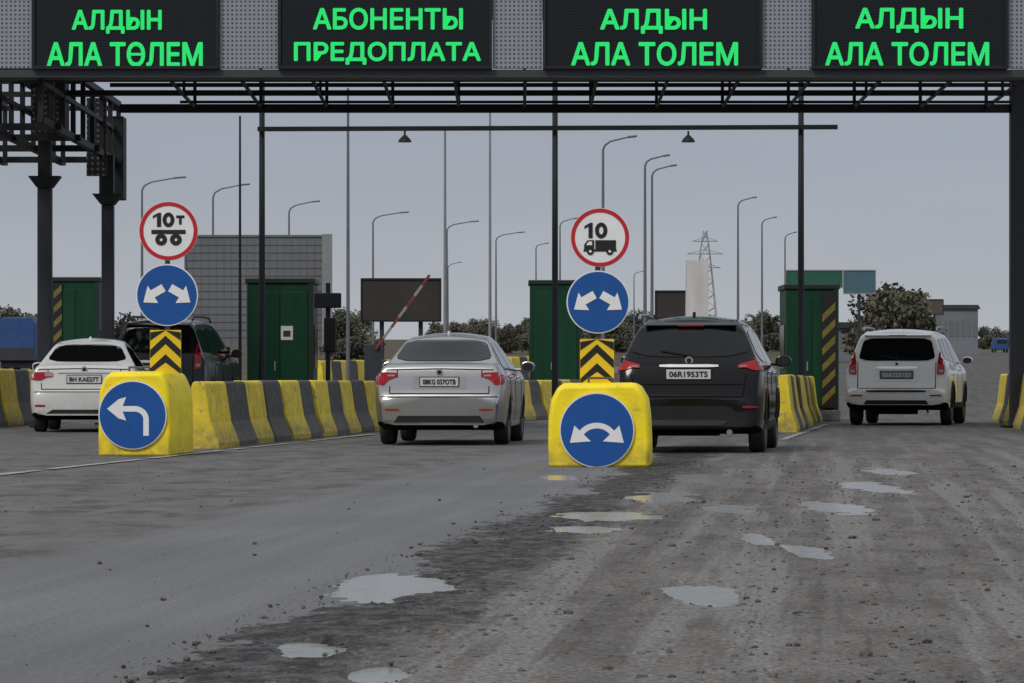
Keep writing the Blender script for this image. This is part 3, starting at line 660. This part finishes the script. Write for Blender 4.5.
TR+=[(6,300,0,.8),(22,300,1,.9),(38,330,2,.8),(884,300,2,1.1),(891,285,1,1.3),(902,290,2,1.1),(914,300,0,.85),(874,310,0,.7),(118,240,1,.75),(338,320,0,.8),(350,330,1,.9),(358,345,0,.8),(1000,600,1,.8),(985,620,0,.7),(345,340,2,.7)]
TR.sort()
for i,(x,d,k,s) in enumerate(TR):
    lab='bushy autumn tree in the far treeline, %s from the left'%ORD[i]
    loc=(X_(x,d),d,gz(d)-.1)
    if used[k]==0: o=tp[k]; o.location=loc;o['label']=lab;o.scale=(s,s,s);used[k]=1
    else: dup(tp[k],loc,r.random()*6.28,lab,(s,s,s))
d=170; t=thing('covered_truck','blue tarpaulin-covered truck at the far left beyond the barriers','truck',(X_(17,d),d,gz(d)))
build('tarpaulin',[prism([(-.85,.9),(.85,.9),(.85,2.7),(.7,3.0),(-.7,3.0),(-.85,2.7)],0,6)],M['bluetarp'],t,bevel=.05); build('chassis',[box(-.8,.8,.1,6,.55,.88)],M['steel_dark'],t)
build('tail_board',[box(-.84,.84,-.06,-.003,.9,1.5)],M['steel_mid'],t)
for sx in(-.7,.7):
    for yy in(1,5): build('wheel',[cyl((sx-.12,yy,.45),(sx+.12,yy,.45),.45,.45,18)],M['tyre'],t,smooth='auto')
# ---------------- cars
def sm_interp(pts,q,sig=.02,L=5):
    g=np.arange(-.3,L+.3,.005); p=np.array(pts); v=np.interp(g,p[:,0],p[:,1])
    k=np.exp(-.5*(np.arange(-20,21)*.005/sig)**2); k/=k.sum(); vv=np.convolve(np.pad(v,20,'edge'),k,'valid')
    return np.interp(q,g,vv)
def make_car(name,lab,cat,loc,heading,S,sc=(1,1,1)):
    t=thing(name,lab,cat,loc,-heading); t.scale=sc
    Lc=S['L'];W=S['W'];zs=S['zs'];k=S['k']
    ys=np.concatenate([np.arange(0,.62,.01),np.arange(.62,Lc-.5,.06),np.arange(Lc-.5,Lc-.001,.02),[Lc]])
    zt=sm_interp(S['prof'],ys,.018,Lc); zb=sm_interp(S['bot'],ys,.03,Lc)
    R=S.get('rr',.38);Rf=.75
    wp=np.ones_like(ys)
    a=np.clip(1-ys/R,0,1); wp-=S.get('rt',.20)*(1-np.sqrt(np.maximum(0,1-a**2)))
    a=np.clip(1-(Lc-ys)/Rf,0,1); wp-=.32*(1-np.sqrt(np.maximum(0,1-a**2.2)))
    def tum(z):
        zm=.62
        lo=1-.055*np.clip((zm-z)/(zm-.2),0,1)**2
        up=1-.015*np.clip((z-zm)/(zs-zm),0,1)**2-k*np.maximum(0,z-zs)-.03*np.clip((z-zs+.03)/.06,0,1)
        return np.where(z<zm,lo,up)
    V=[];rings=[];nS=26
    for y,z1,z0,w in zip(ys,zt,zb,wp):
        w*=W; rc=min(S.get('rc',.10),(z1-z0)*.3); half=[]
        for f in(0,.5,.85): half.append((f*w*.93,z0))
        half.append((w*.94*float(tum(z0)),z0+.015))
        for i in range(nS):
            z=z0+.05+(z1-rc-z0-.05)*i/(nS-1); half.append((w*float(tum(z)),z))
        we=w*float(tum(z1-rc))
        for i in range(1,6):
            an=i/5*math.pi/2; half.append((we-rc*1.2*(1-math.cos(an)),z1-rc+rc*math.sin(an)))
        xe=half[-1][0]
        cr=.035*min(1,max(0,(z1-1.2)/.3))+.012
        for i in range(1,9):
            x=xe*(1-i/8); half.append((x,z1+cr*(1-(x/xe)**2)))
        ring=[(x,y,z) for x,z in half]+[(-x,y,z) for x,z in half[-2:0:-1]]
        rings.append(len(V)); V+=ring
    n=len(ring); Fs=[]
    for i in range(len(rings)-1):
        a,b=rings[i],rings[i+1]
        for j in range(n): Fs.append((a+j,a+(j+1)%n,b+(j+1)%n,b+j))
    Fs.append(tuple(range(n-1,-1,-1))); Fs.append(tuple(range(rings[-1],rings[-1]+n)))
    body=build('body',(V,Fs),M[S['paint']],t,smooth=True)
    bm=bmesh.new(); bm.from_mesh(body.data); bmesh.ops.triangulate(bm,faces=[f for f in bm.faces if len(f.verts)>4]); bvh=BVHTree.FromBMesh(bm); bm.free()
    r=S['wr']; g=[]
    for yy in S['wy']:
        for s in(-1,1): g.append(cyl((s*(W-.32),yy,r),(s*(W+.2),yy,r),r+.055,r+.055,40))
    cut=build('cutter',g,M['under'])
    md=body.modifiers.new('c','BOOLEAN'); md.object=cut; md.operation='DIFFERENCE'; md.solver='EXACT'
    bpy.context.view_layer.update(); dg=bpy.context.evaluated_depsgraph_get()
    me=bpy.data.meshes.new_from_object(body.evaluated_get(dg)); body.modifiers.clear(); body.data=me; bpy.data.objects.remove(cut)
    me.materials.clear(); me.materials.append(M[S['paint']]); me.materials.append(M['under'])
    for p in me.polygons:
        c=p.center; u=False
        if p.normal.z<-.75 and c.z<.45: u=True
        for yy in S['wy']:
            if math.hypot(c.y-yy,c.z-r)<r+.060: u=True
        p.material_index=1 if u else 0
    me.set_sharp_from_angle(angle=math.radians(40))
    def patch(nm,ax,poly,m,off=.006,par=None,cell=.05):
        bm=bmesh.new()
        O={'rear':lambda a,b:(a,-1,b),'front':lambda a,b:(a,Lc+1,b),'right':lambda a,b:(2,a,b),'left':lambda a,b:(-2,a,b)}[ax]
        D=Vector({'rear':(0,1,0),'front':(0,-1,0),'right':(-1,0,0),'left':(1,0,0)}[ax])
        vs=[bm.verts.new(O(*p)) for p in poly]; bm.faces.new(vs)
        pa=np.array(poly); u=Vector(O(1,0))-Vector(O(0,0)); v=Vector(O(0,1))-Vector(O(0,0))
        for axis,lo,hi in((u,pa[:,0].min(),pa[:,0].max()),(v,pa[:,1].min(),pa[:,1].max())):
            base=Vector(O(0,0))
            for c in np.arange(math.ceil(lo/cell)*cell+1e-4,hi,cell):
                bmesh.ops.bisect_plane(bm,geom=bm.verts[:]+bm.edges[:]+bm.faces[:],plane_co=base+axis*float(c),plane_no=axis)
        for vv in bm.verts:
            h=bvh.ray_cast(vv.co,D)
            if h[0] is None: h=bvh.find_nearest(vv.co+D*.9)
            nrm=h[1] if h[1].dot(D)<0 else -h[1]
            vv.co=h[0]+nrm*off-D*off*.3
        bd=[e for e in bm.edges if e.is_boundary]
        ex=bmesh.ops.extrude_edge_only(bm,edges=bd)
        for gg in ex['geom']:
            if isinstance(gg,bmesh.types.BMVert): gg.co+=D*(off+.008)
        bmesh.ops.recalc_face_normals(bm,faces=bm.faces)
        mm=bpy.data.meshes.new(nm); bm.to_mesh(mm); bm.free(); mm.materials.append(M[m]); mm.polygons.foreach_set('use_smooth',[True]*len(mm.polygons)); mm.set_sharp_from_angle(angle=math.radians(45))
        o=bpy.data.objects.new(nm,mm); COL.objects.link(o); o.parent=par or t; return o
    def both(nm,ax,poly,m,off=.006,**kw):
        a=patch(nm,ax,poly,m,off,**kw); b=patch(nm,ax,[(-x,z) for x,z in poly],m,off,**kw); return a,b
    for it in S['rear']:
        nm,mode,poly,m,off=it
        if mode=='c': patch(nm,'rear',poly,m,off)
        else: both(nm,'rear',poly,m,off)
    for ln in S['gaps']:
        both('panel_gap','rear',stroke(ln,.014),'gap',.003,cell=.08)
    for sd in('right','left'):
        for poly in S['glass']: patch('side_window',sd,chaikin(poly,1,.08),'glass',.006)
        patch('sill_trim',sd,S['sill'],'plastic' if S.get('clad') else S['paint'],.008)
        for ln in S['doors']: patch('door_gap',sd,stroke(ln,.014),'gap',.003,cell=.1)
        for hy,hz in S['handles']:
            hit=bvh.ray_cast(Vector((2 if sd=='right' else -2,hy,hz)),Vector((-1 if sd=='right' else 1,0,0)))[0]; s=1 if sd=='right' else -1
            build('door_handle',[box(*sorted((hit.x+s*.004,hit.x+s*.04)),hy-.09,hy+.09,hz-.015,hz+.015)],M['chrome' if S.get('chr') else S['paint']],t,bevel=.01)
        if S.get('clad'):
            for yy in S['wy']:
                pts=[(yy+(r+.085)*math.cos(a),r+(r+.085)*math.sin(a)) for a in np.linspace(.15,math.pi-.15,18)]
                patch('arch_trim',sd,stroke(pts,.06),'plastic',.012)
        s=1 if sd=='right' else -1; mz=S['mz'];my=S['my']
        mr_=build('side_mirror',[prism(chaikin([(s*(W-.02),mz-.07),(s*(W+.19),mz-.08),(s*(W+.21),mz+.07),(s*(W+.02),mz+.09)],2,.25),my,my+.12),box(*sorted((s*(W-.14),s*(W+.02))),my+.03,my+.09,mz-.06,mz-.02)],M[S['paint']],t,bevel=.015)
        build('mirror_glass',[prism(chaikin([(s*(W+.01),mz-.055),(s*(W+.175),mz-.06),(s*(W+.19),mz+.05),(s*(W+.03),mz+.07)],2,.25),my-.006,my-.002)],M['glassw'],mr_)
    patch('windscreen','front',chaikin(S['screen'],1,.1),'glass',.006)
    both('headlamp','front',[(W*.5,.68),(W*.86,.72),(W*.84,.84),(W*.5,.80)],'tailclear',.008)
    patch('grille','front',[(-W*.42,.45),(W*.42,.45),(W*.42,.78),(-W*.42,.78)],'plastic',.008)
    pz0,pz1,pw=S['plate']; hit=min(bvh.ray_cast(Vector((x,-1,zz)),Vector((0,1,0)))[0].y for x in(0,.15,-.15,.25,-.25) for zz in(pz0,pz1))
    y=hit-.012; pl=build('number_plate',[box(-pw,pw,y-.006,y,pz0,pz1)],M[S.get('pm','plate')],t,bevel=.002)
    build('plate_frame',[box(-pw-.012,pw+.012,y+.0005,y+.010,pz0-.012,pz1+.012)],M['plastic'],pl)
    text('plate_number',S['num'],0,(pz0+pz1)/2,pw*1.75,(pz1-pz0)*.62,y-.0085,M['ink' if S.get('pm','plate')=='plate' else 'offwhite'],pl,bold=.05)
    ez=S['emb']; hy=bvh.ray_cast(Vector((0,-1,ez)),Vector((0,1,0)))[0].y
    em=build('emblem',[prism(circ(0,ez,.05,20),hy-.02,hy-.004)],M['chrome'],t); build('emblem_centre',[prism(circ(0,ez,.03,16),hy-.024,hy-.0205)],M['plastic'],em)
    for yy in S['wy']:
        for s in(-1,1):
            w=bpy.data.objects.new('wheel',None); COL.objects.link(w); w.parent=t; w.location=(s*(W-.115),yy,r)
            P=[(-.10,r*.66),(-.105,r*.80),(-.10,r*.93),(-.08,r*.985),(-.03,r),(.03,r),(.08,r*.985),(.10,r*.93),(.105,r*.80),(.10,r*.66)]
            n_=36;TV=[];TF=[]
            for i in range(n_):
                a=2*math.pi*i/n_; TV+=[(x,q*math.cos(a),q*math.sin(a)) for x,q in P]
            m_=len(P)
            for i in range(n_):
                for j in range(m_): TF.append((i*m_+j,i*m_+(j+1)%m_,((i+1)%n_)*m_+(j+1)%m_,((i+1)%n_)*m_+j))
            build('tyre',(TV,TF),M['tyre'],w,smooth='auto')
            ri=r*.665; g=[cyl((s*.0,0,0),(s*.02,0,0),ri,ri,32)]
            build('rim_backing',g,M['rimdark'],w)
            g=[cyl((s*.03,0,0),(s*.085,0,0),.07,.055,16)]
            for i in range(5):
                a=2*math.pi*i/5; g.append(bar((s*.06,.03*math.cos(a),.03*math.sin(a)),(s*.065,ri*.95*math.cos(a),ri*.95*math.sin(a)),.055,.055))
            ringo=[]
            for i in range(32):
                a0,a1=2*math.pi*i/32,2*math.pi*(i+1)/32
                ringo.append(bar((s*.08,ri*.96*math.cos(a0),ri*.96*math.sin(a0)),(s*.08,ri*.96*math.cos(a1),ri*.96*math.sin(a1)),.03,.03))
            build('rim',g+ringo,M['rim'],w)
    build('exhaust_pipe',[cyl((W*.55,.06,.27),(W*.55,.5,.27),.035,.035,14)],M['chrome'],t,smooth='auto')
    build('rear_axle',[cyl((-W+.2,S['wy'][0],r),(W-.2,S['wy'][0],r),.06,.06,10),box(-.45,.35,.25,.6,.22,.36)],M['under'],t)
    if S.get('rails'):
        for s in(-1,1):
            xx=S['rails'][0]; zz=S['rails'][1]
            build('roof_rail',tube([(s*xx,.75,zz-.06),(s*xx,.9,zz),(s*xx,1.8,zz+.015),(s*xx,2.6,zz),(s*xx,2.8,zz-.07)],[.02]*5),M[S['rails'][2]],t,smooth='auto')
    if S.get('spoiler'):
        sw,z0,z1,y0=S['spoiler']; build('rear_spoiler',[prismx([(y0,z0),(y0+.015,z0-.02),(y0+.40,z1-.05),(y0+.40,z1+.005),(y0+.1,z0+.04)],-sw,sw)],M[S['paint']],t,bevel=.015)
        build('high_brake_lamp',[box(-.16,.16,y0-.006,y0+.01,z0-.012,z0+.004)],M['tail'],t)
    if S.get('wiper'):
        z0=S['wiper']; h=bvh.ray_cast(Vector((0,-1,z0)),Vector((0,1,0)))[0]; h2=bvh.ray_cast(Vector((-.35,-1,z0+.06)),Vector((0,1,0)))[0]
        build('rear_wiper',[bar(h+Vector((0,-.025,0)),h2+Vector((0,-.025,0)),.015,.02),cyl(h+Vector((0,-.03,0)),h,.025,.03)],M['plastic'],t)
    if S.get('ant'):
        y,z=S['ant']; build('antenna',[prismx([(y,z),(y+.16,z),(y+.04,z+.07)],-.02,.02)],M[S['paint']],t,bevel=.008)
    return t
rp=lambda x0,x1,z0,z1,c=.15:chaikin([(x0,z0),(x1,z0),(x1,z1),(x0,z1)],1,c)
sed=dict(L=4.67,W=.905,zs=.94,k=.66,paint='p_silver',rr=.40,rt=.15,rc=.09,
 prof=[(-.3,.62),(.025,.63),(.045,.74),(.065,.92),(.085,1.05),(.14,1.085),(.45,1.10),(.58,1.11),(1.25,1.44),(1.6,1.49),(2.2,1.505),(2.7,1.45),(3.5,1.06),(4.2,.92),(4.55,.76),(4.67,.6),(5,.6)],
 bot=[(-.3,.30),(.2,.26),(.5,.2),(4.0,.2),(4.67,.26),(5,.26)],
 wy=(.98,3.67),wr=.315,
 rear=[('rear_window','c',chaikin([(-.69,1.145),(.69,1.145),(.545,1.435),(-.545,1.435)],2,.14),'glass',.006),
  ('tail_lamp','m',chaikin([(.58,.98),(.85,.99),(.885,.93),(.87,.82),(.76,.81),(.70,.88),(.59,.92)],1,.15),'tail',.012),
  ('reversing_lamp','m',rp(.61,.71,.93,.952),'tailclear',.017),
  ('plate_recess','c',[(-.38,.765),(.38,.765),(.36,.935),(-.36,.935)],'rim',.004),
  ('bumper_reflector','m',rp(.55,.74,.47,.495),'tail',.01),
  ('lower_bumper_trim','c',[(-.62,.31),(.62,.31),(.56,.40),(-.56,.40)],'plastic',.01)],
 gaps=[[(.68,.70),(.68,.80)],[(0,.70),(.68,.70)],[(.58,.91),(.58,1.02)],[(.0,.655),(.80,.655)],[(0,1.035),(.74,1.02)]],
 glass=[[(1.0,1.06),(2.02,1.04),(2.02,1.41),(1.75,1.42),(1.38,1.37)],[(2.10,1.04),(3.25,1.03),(2.72,1.37),(2.10,1.41)]],
 sill=[(1.42,.24),(3.22,.24),(3.22,.30),(1.42,.30)],doors=[[(2.06,.32),(2.06,1.03)],[(3.2,.32),(3.2,1.0)],[(1.38,.6),(1.15,.75),(1.02,1.05)],[(1.0,1.035),(3.3,1.015)]],handles=[(1.45,.93),(2.55,.92)],
 my=3.02,mz=1.07,screen=[(-.60,1.1),(.60,1.1),(.48,1.38),(-.48,1.38)],plate=(.80,.915,.26),num='08KG 037OTB',emb=.985,chr=True,ant=(1.45,1.50))
D=3150/(446-380)
make_car('car','silver sedan with red lamps driving between the two yellow sign blocks','car',(X_(439,D),D,.008),.072,sed,(1,1,1.01))
suvx=dict(L=4.64,W=.91,zs=1.08,k=.50,paint='p_black',rr=.5,rt=.20,rc=.14,
 prof=[(-.3,.66),(.03,.67),(.06,.78),(.10,.95),(.16,1.12),(.24,1.22),(.52,1.60),(.60,1.66),(.9,1.70),(1.6,1.72),(2.5,1.69),(3.0,1.60),(3.7,1.14),(4.3,1.0),(4.55,.8),(4.64,.6),(5,.6)],
 bot=[(-.3,.33),(.15,.30),(.5,.24),(4.0,.24),(4.64,.3),(5,.3)],wy=(.98,3.69),wr=.355,
 rear=[('rear_window','c',chaikin([(-.78,1.22),(.78,1.22),(.60,1.59),(-.60,1.59)],2,.2),'glass',.007),
  ('tail_lamp','m',chaikin([(.60,1.12),(.80,1.175),(.85,1.14),(.89,1.05),(.80,1.045),(.70,1.08),(.60,1.075)],1,.12),'tail',.014),
  ('reversing_lamp','m',[(.62,1.087),(.70,1.092),(.72,1.107),(.62,1.10)],'tailclear',.02),
  ('chrome_strip','c',rp(-.36,.36,1.085,1.12),'rim',.016),
  ('lower_bumper_trim','c',chaikin([(-.84,.34),(.84,.34),(.86,.56),(.60,.52),(.50,.60),(-.50,.60),(-.60,.52),(-.86,.56)],1,.1),'plastic',.014),
  ('skid_plate','c',chaikin([(-.42,.355),(.42,.355),(.50,.42),(-.50,.42)],1,.1),'steel_mid',.022),
  ('bumper_reflector','m',rp(.66,.84,.575,.60),'tail',.014)],
 gaps=[[(.66,.72),(.70,1.0)],[(0,.715),(.66,.715)],[(0,.87),(.66,.87)]],
 glass=[[(.78,1.26),(1.25,1.17),(1.25,1.56),(1.0,1.54)],[(1.30,1.17),(2.12,1.15),(2.12,1.60),(1.30,1.57)],[(2.20,1.15),(3.35,1.13),(2.85,1.50),(2.20,1.60)]],
 sill=[(1.45,.27),(3.22,.27),(3.22,.40),(1.45,.40)],clad=True,doors=[[(2.16,.42),(2.16,1.14)],[(3.3,.42),(3.3,1.1)],[(1.42,.6),(1.2,.85),(1.2,1.15)]],handles=[(1.45,1.03),(2.55,1.02)],
 my=3.05,mz=1.18,screen=[(-.66,1.2),(.66,1.2),(.55,1.55),(-.55,1.55)],plate=(.94,1.06,.27),num='06R1953TS',emb=1.175,chr=True,rails=(.66,1.76,'rim'),spoiler=(.56,1.625,1.70,.44),wiper=1.24,ant=(1.0,1.74))
D=3150/(454-380)
make_car('car','black sport utility car directly behind the right yellow sign block','car',(X_(688,D),D,.005),.125,suvx,(1,1,.965))
suvw=dict(suvx); suvw.update(L=4.80,W=.96,paint='p_pearl',k=.36,zs=1.13,rt=.12,rr=.35,rc=.12,
 prof=[(-.3,.70),(.06,.71),(.09,.80),(.12,1.0),(.15,1.25),(.20,1.36),(.34,1.76),(.42,1.83),(.7,1.87),(1.6,1.88),(2.6,1.85),(3.0,1.75),(3.7,1.26),(4.4,1.12),(4.7,.9),(4.8,.7),(5.2,.7)],
 bot=[(-.3,.42),(.15,.40),(.5,.30),(4.3,.30),(4.8,.4),(5.2,.4)],wy=(1.05,3.84),wr=.385,
 rear=[('rear_window','c',chaikin([(-.72,1.28),(.72,1.28),(.62,1.73),(-.62,1.73)],2,.12),'glass',.007),
  ('tail_lamp','m',chaikin([(.74,1.0),(.89,1.02),(.86,1.46),(.78,1.46),(.75,1.22)],1,.12),'tail',.014),
  ('reversing_lamp','m',[(.78,1.05),(.86,1.05),(.86,1.10),(.78,1.10)],'tailclear',.02),
  ('plate_recess','c',[(-.42,.88),(.42,.88),(.40,1.12),(-.40,1.12)],'p_pearl',.006),
  ('chrome_strip','c',rp(-.38,.38,1.12,1.165),'chrome',.014),
  ('bumper_step','c',rp(-.55,.55,.66,.70),'plastic',.012),
  ('lower_bumper_trim','c',[(-.60,.42),(.60,.42),(.55,.50),(-.55,.50)],'plastic',.012),
  ('bumper_reflector','m',rp(.62,.84,.58,.61),'tail',.012)],
 gaps=[[(.72,.74),(.72,1.25)],[(0,.735),(.72,.735)]],
 glass=[[(.46,1.32),(1.25,1.28),(1.25,1.72),(.56,1.72)],[(1.31,1.28),(2.12,1.25),(2.12,1.75),(1.31,1.73)],[(2.20,1.25),(3.35,1.22),(2.85,1.64),(2.20,1.75)]],
 sill=[(1.52,.33),(3.35,.33),(3.35,.45),(1.52,.45)],doors=[[(2.16,.42),(2.16,1.24)],[(3.3,.42),(3.3,1.2)],[(1.3,.8),(1.25,1.25)]],handles=[(1.5,1.12),(2.55,1.1)],
 my=3.1,mz=1.30,screen=[(-.68,1.32),(.68,1.32),(.6,1.7),(-.6,1.7)],plate=(.93,1.07,.30),num='06KG2153',pm='plategreen',emb=1.22,rails=(.68,1.95,'rim'),spoiler=(.62,1.79,1.865,.28),wiper=1.33,ant=None)
D=3150/(425.5-380)
make_car('car','white sport utility car with roof rails in the right-hand lane','car',(X_(896,D),D,0),.215,suvw,(1.07,1,1))
sedw=dict(sed); sedw.update(paint='p_white',zs=.95,k=.68,W=.885,
 rear=[('rear_window','c',chaikin([(-.66,1.145),(.66,1.145),(.50,1.43),(-.50,1.43)],2,.15),'glass',.006),
  ('tail_lamp','m',chaikin([(.50,.98),(.85,.97),(.86,.85),(.70,.84),(.60,.89),(.50,.90)],1,.15),'tail',.012),
  ('reversing_lamp','m',rp(.50,.63,.905,.97),'tailclear',.017),
  ('chrome_strip','c',rp(-.42,.42,.955,.985),'chrome',.012),
  ('bumper_reflector','m',rp(.62,.78,.42,.45),'tail',.01),
  ('lower_bumper_trim','c',[(-.6,.31),(.6,.31),(.5,.37),(-.5,.37)],'plastic',.01)],
 num='BH KAE27T',plate=(.80,.92,.27),chr=True,emb=1.02,wr=.32)
D=3150/(432.5-380)
make_car('car','white sedan at the far left, rear plate facing the road','car',(X_(84,D),D,0),-.045,sedw,(1.07,1,1.06))
suvd=dict(suvw); suvd.update(paint='p_dark',pm='plate',num='01KG515',W=.97,k=.42,L=4.95,zs=1.15)
suvd['rear']=[(a,b,[(x*.97,z) for x,z in c] if a=='rear_window' else c,'p_dark' if m_=='p_pearl' else m_,o_) for a,b,c,m_,o_ in suvw['rear']]; suvd['rails']=(.60,1.94,'steel_mid')
make_car('car','charcoal sport utility car behind the left sign, ahead of the white sedan','car',(X_(155,67.5),67.5,0),.085,suvd,(1,1,1.10))
d=480; t=thing('car','tiny distant blue van on the far right road','van',(X_(1002,d),d,gz(d)))
build('body',[prismx([(0,.4),(4.6,.4),(4.6,1.1),(4.1,1.3),(3.6,2.0),(.1,2.0),(0,1.8)],-.9,.9)],M['bluetarp'],t,bevel=.08); build('rear_window',[box(-.7,.7,-.02,-.003,1.2,1.8)],M['glassw'],t)
for sx in(-.8,.8):
    for yy in(.9,3.7): build('wheel',[cyl((sx-.1,yy,.33),(sx+.1,yy,.33),.33,.33,14)],M['tyre'],t)
# ---------------- camera, world, light
cam=bpy.data.cameras.new('camera'); co=bpy.data.objects.new('camera',cam); COL.objects.link(co); SC.camera=co
co.location=(0,0,CH); co.rotation_euler=(math.pi/2,0,0); cam.sensor_width=36; cam.lens=36*F/1024; cam.shift_y=(HY-341.5)/1024; cam.clip_start=.5; cam.clip_end=8000
w=bpy.data.worlds.new('World'); SC.world=w; w.use_nodes=True; N=w.node_tree.nodes;L=w.node_tree.links; bg=N['Background']
sky=N.new('ShaderNodeTexSky'); sky.sky_type='NISHITA'; sky.sun_disc=False; sky.sun_elevation=math.radians(48); sky.sun_rotation=math.radians(215)
sky.dust_density=4
tc=N.new('ShaderNodeTexCoord'); sp=N.new('ShaderNodeSeparateXYZ'); L.new(tc.outputs['Generated'],sp.inputs[0])
cr=N.new('ShaderNodeValToRGB'); L.new(sp.outputs['Z'],cr.inputs[0]); e=cr.color_ramp.elements
e[0].position=0.0;e[0].color=(4.75,4.95,5.25,1); e[1].position=1;e[1].color=(8.0,8.5,9.1,1)
q=e.new(.045);q.color=(3.95,4.25,4.8,1); q=e.new(.10);q.color=(3.15,3.6,4.4,1); q=e.new(.35);q.color=(5.0,5.4,6.2,1)
n=N.new('ShaderNodeTexNoise'); mp=N.new('ShaderNodeMapping'); mp.inputs['Scale'].default_value=(2,2,9); L.new(tc.outputs['Generated'],mp.inputs[0]); L.new(mp.outputs[0],n.inputs['Vector']); n.inputs['Scale'].default_value=1.6; n.inputs['Detail'].default_value=4
r_=N.new('ShaderNodeMapRange'); r_.inputs[1].default_value=.3;r_.inputs[2].default_value=.7;r_.inputs[3].default_value=.94;r_.inputs[4].default_value=1.06; L.new(n.outputs['Fac'],r_.inputs[0])
vm=N.new('ShaderNodeVectorMath');vm.operation='SCALE';L.new(cr.outputs[0],vm.inputs[0]);L.new(r_.outputs[0],vm.inputs['Scale'])
mx=N.new('ShaderNodeMix');mx.data_type='RGBA';mx.inputs['Factor'].default_value=.95;L.new(sky.outputs[0],mx.inputs['A']);L.new(vm.outputs[0],mx.inputs['B']);L.new(mx.outputs['Result'],bg.inputs['Color']); bg.inputs['Strength'].default_value=.1
sl=bpy.data.lights.new('sun','SUN'); so=bpy.data.objects.new('sun',sl); COL.objects.link(so); sl.energy=1.5; sl.angle=math.radians(14); sl.color=(1,.94,.85)
so.rotation_euler=(math.radians(48),0,math.radians(-32))
SC.view_settings.view_transform='Standard'; SC.view_settings.look='None'; SC.view_settings.exposure=0
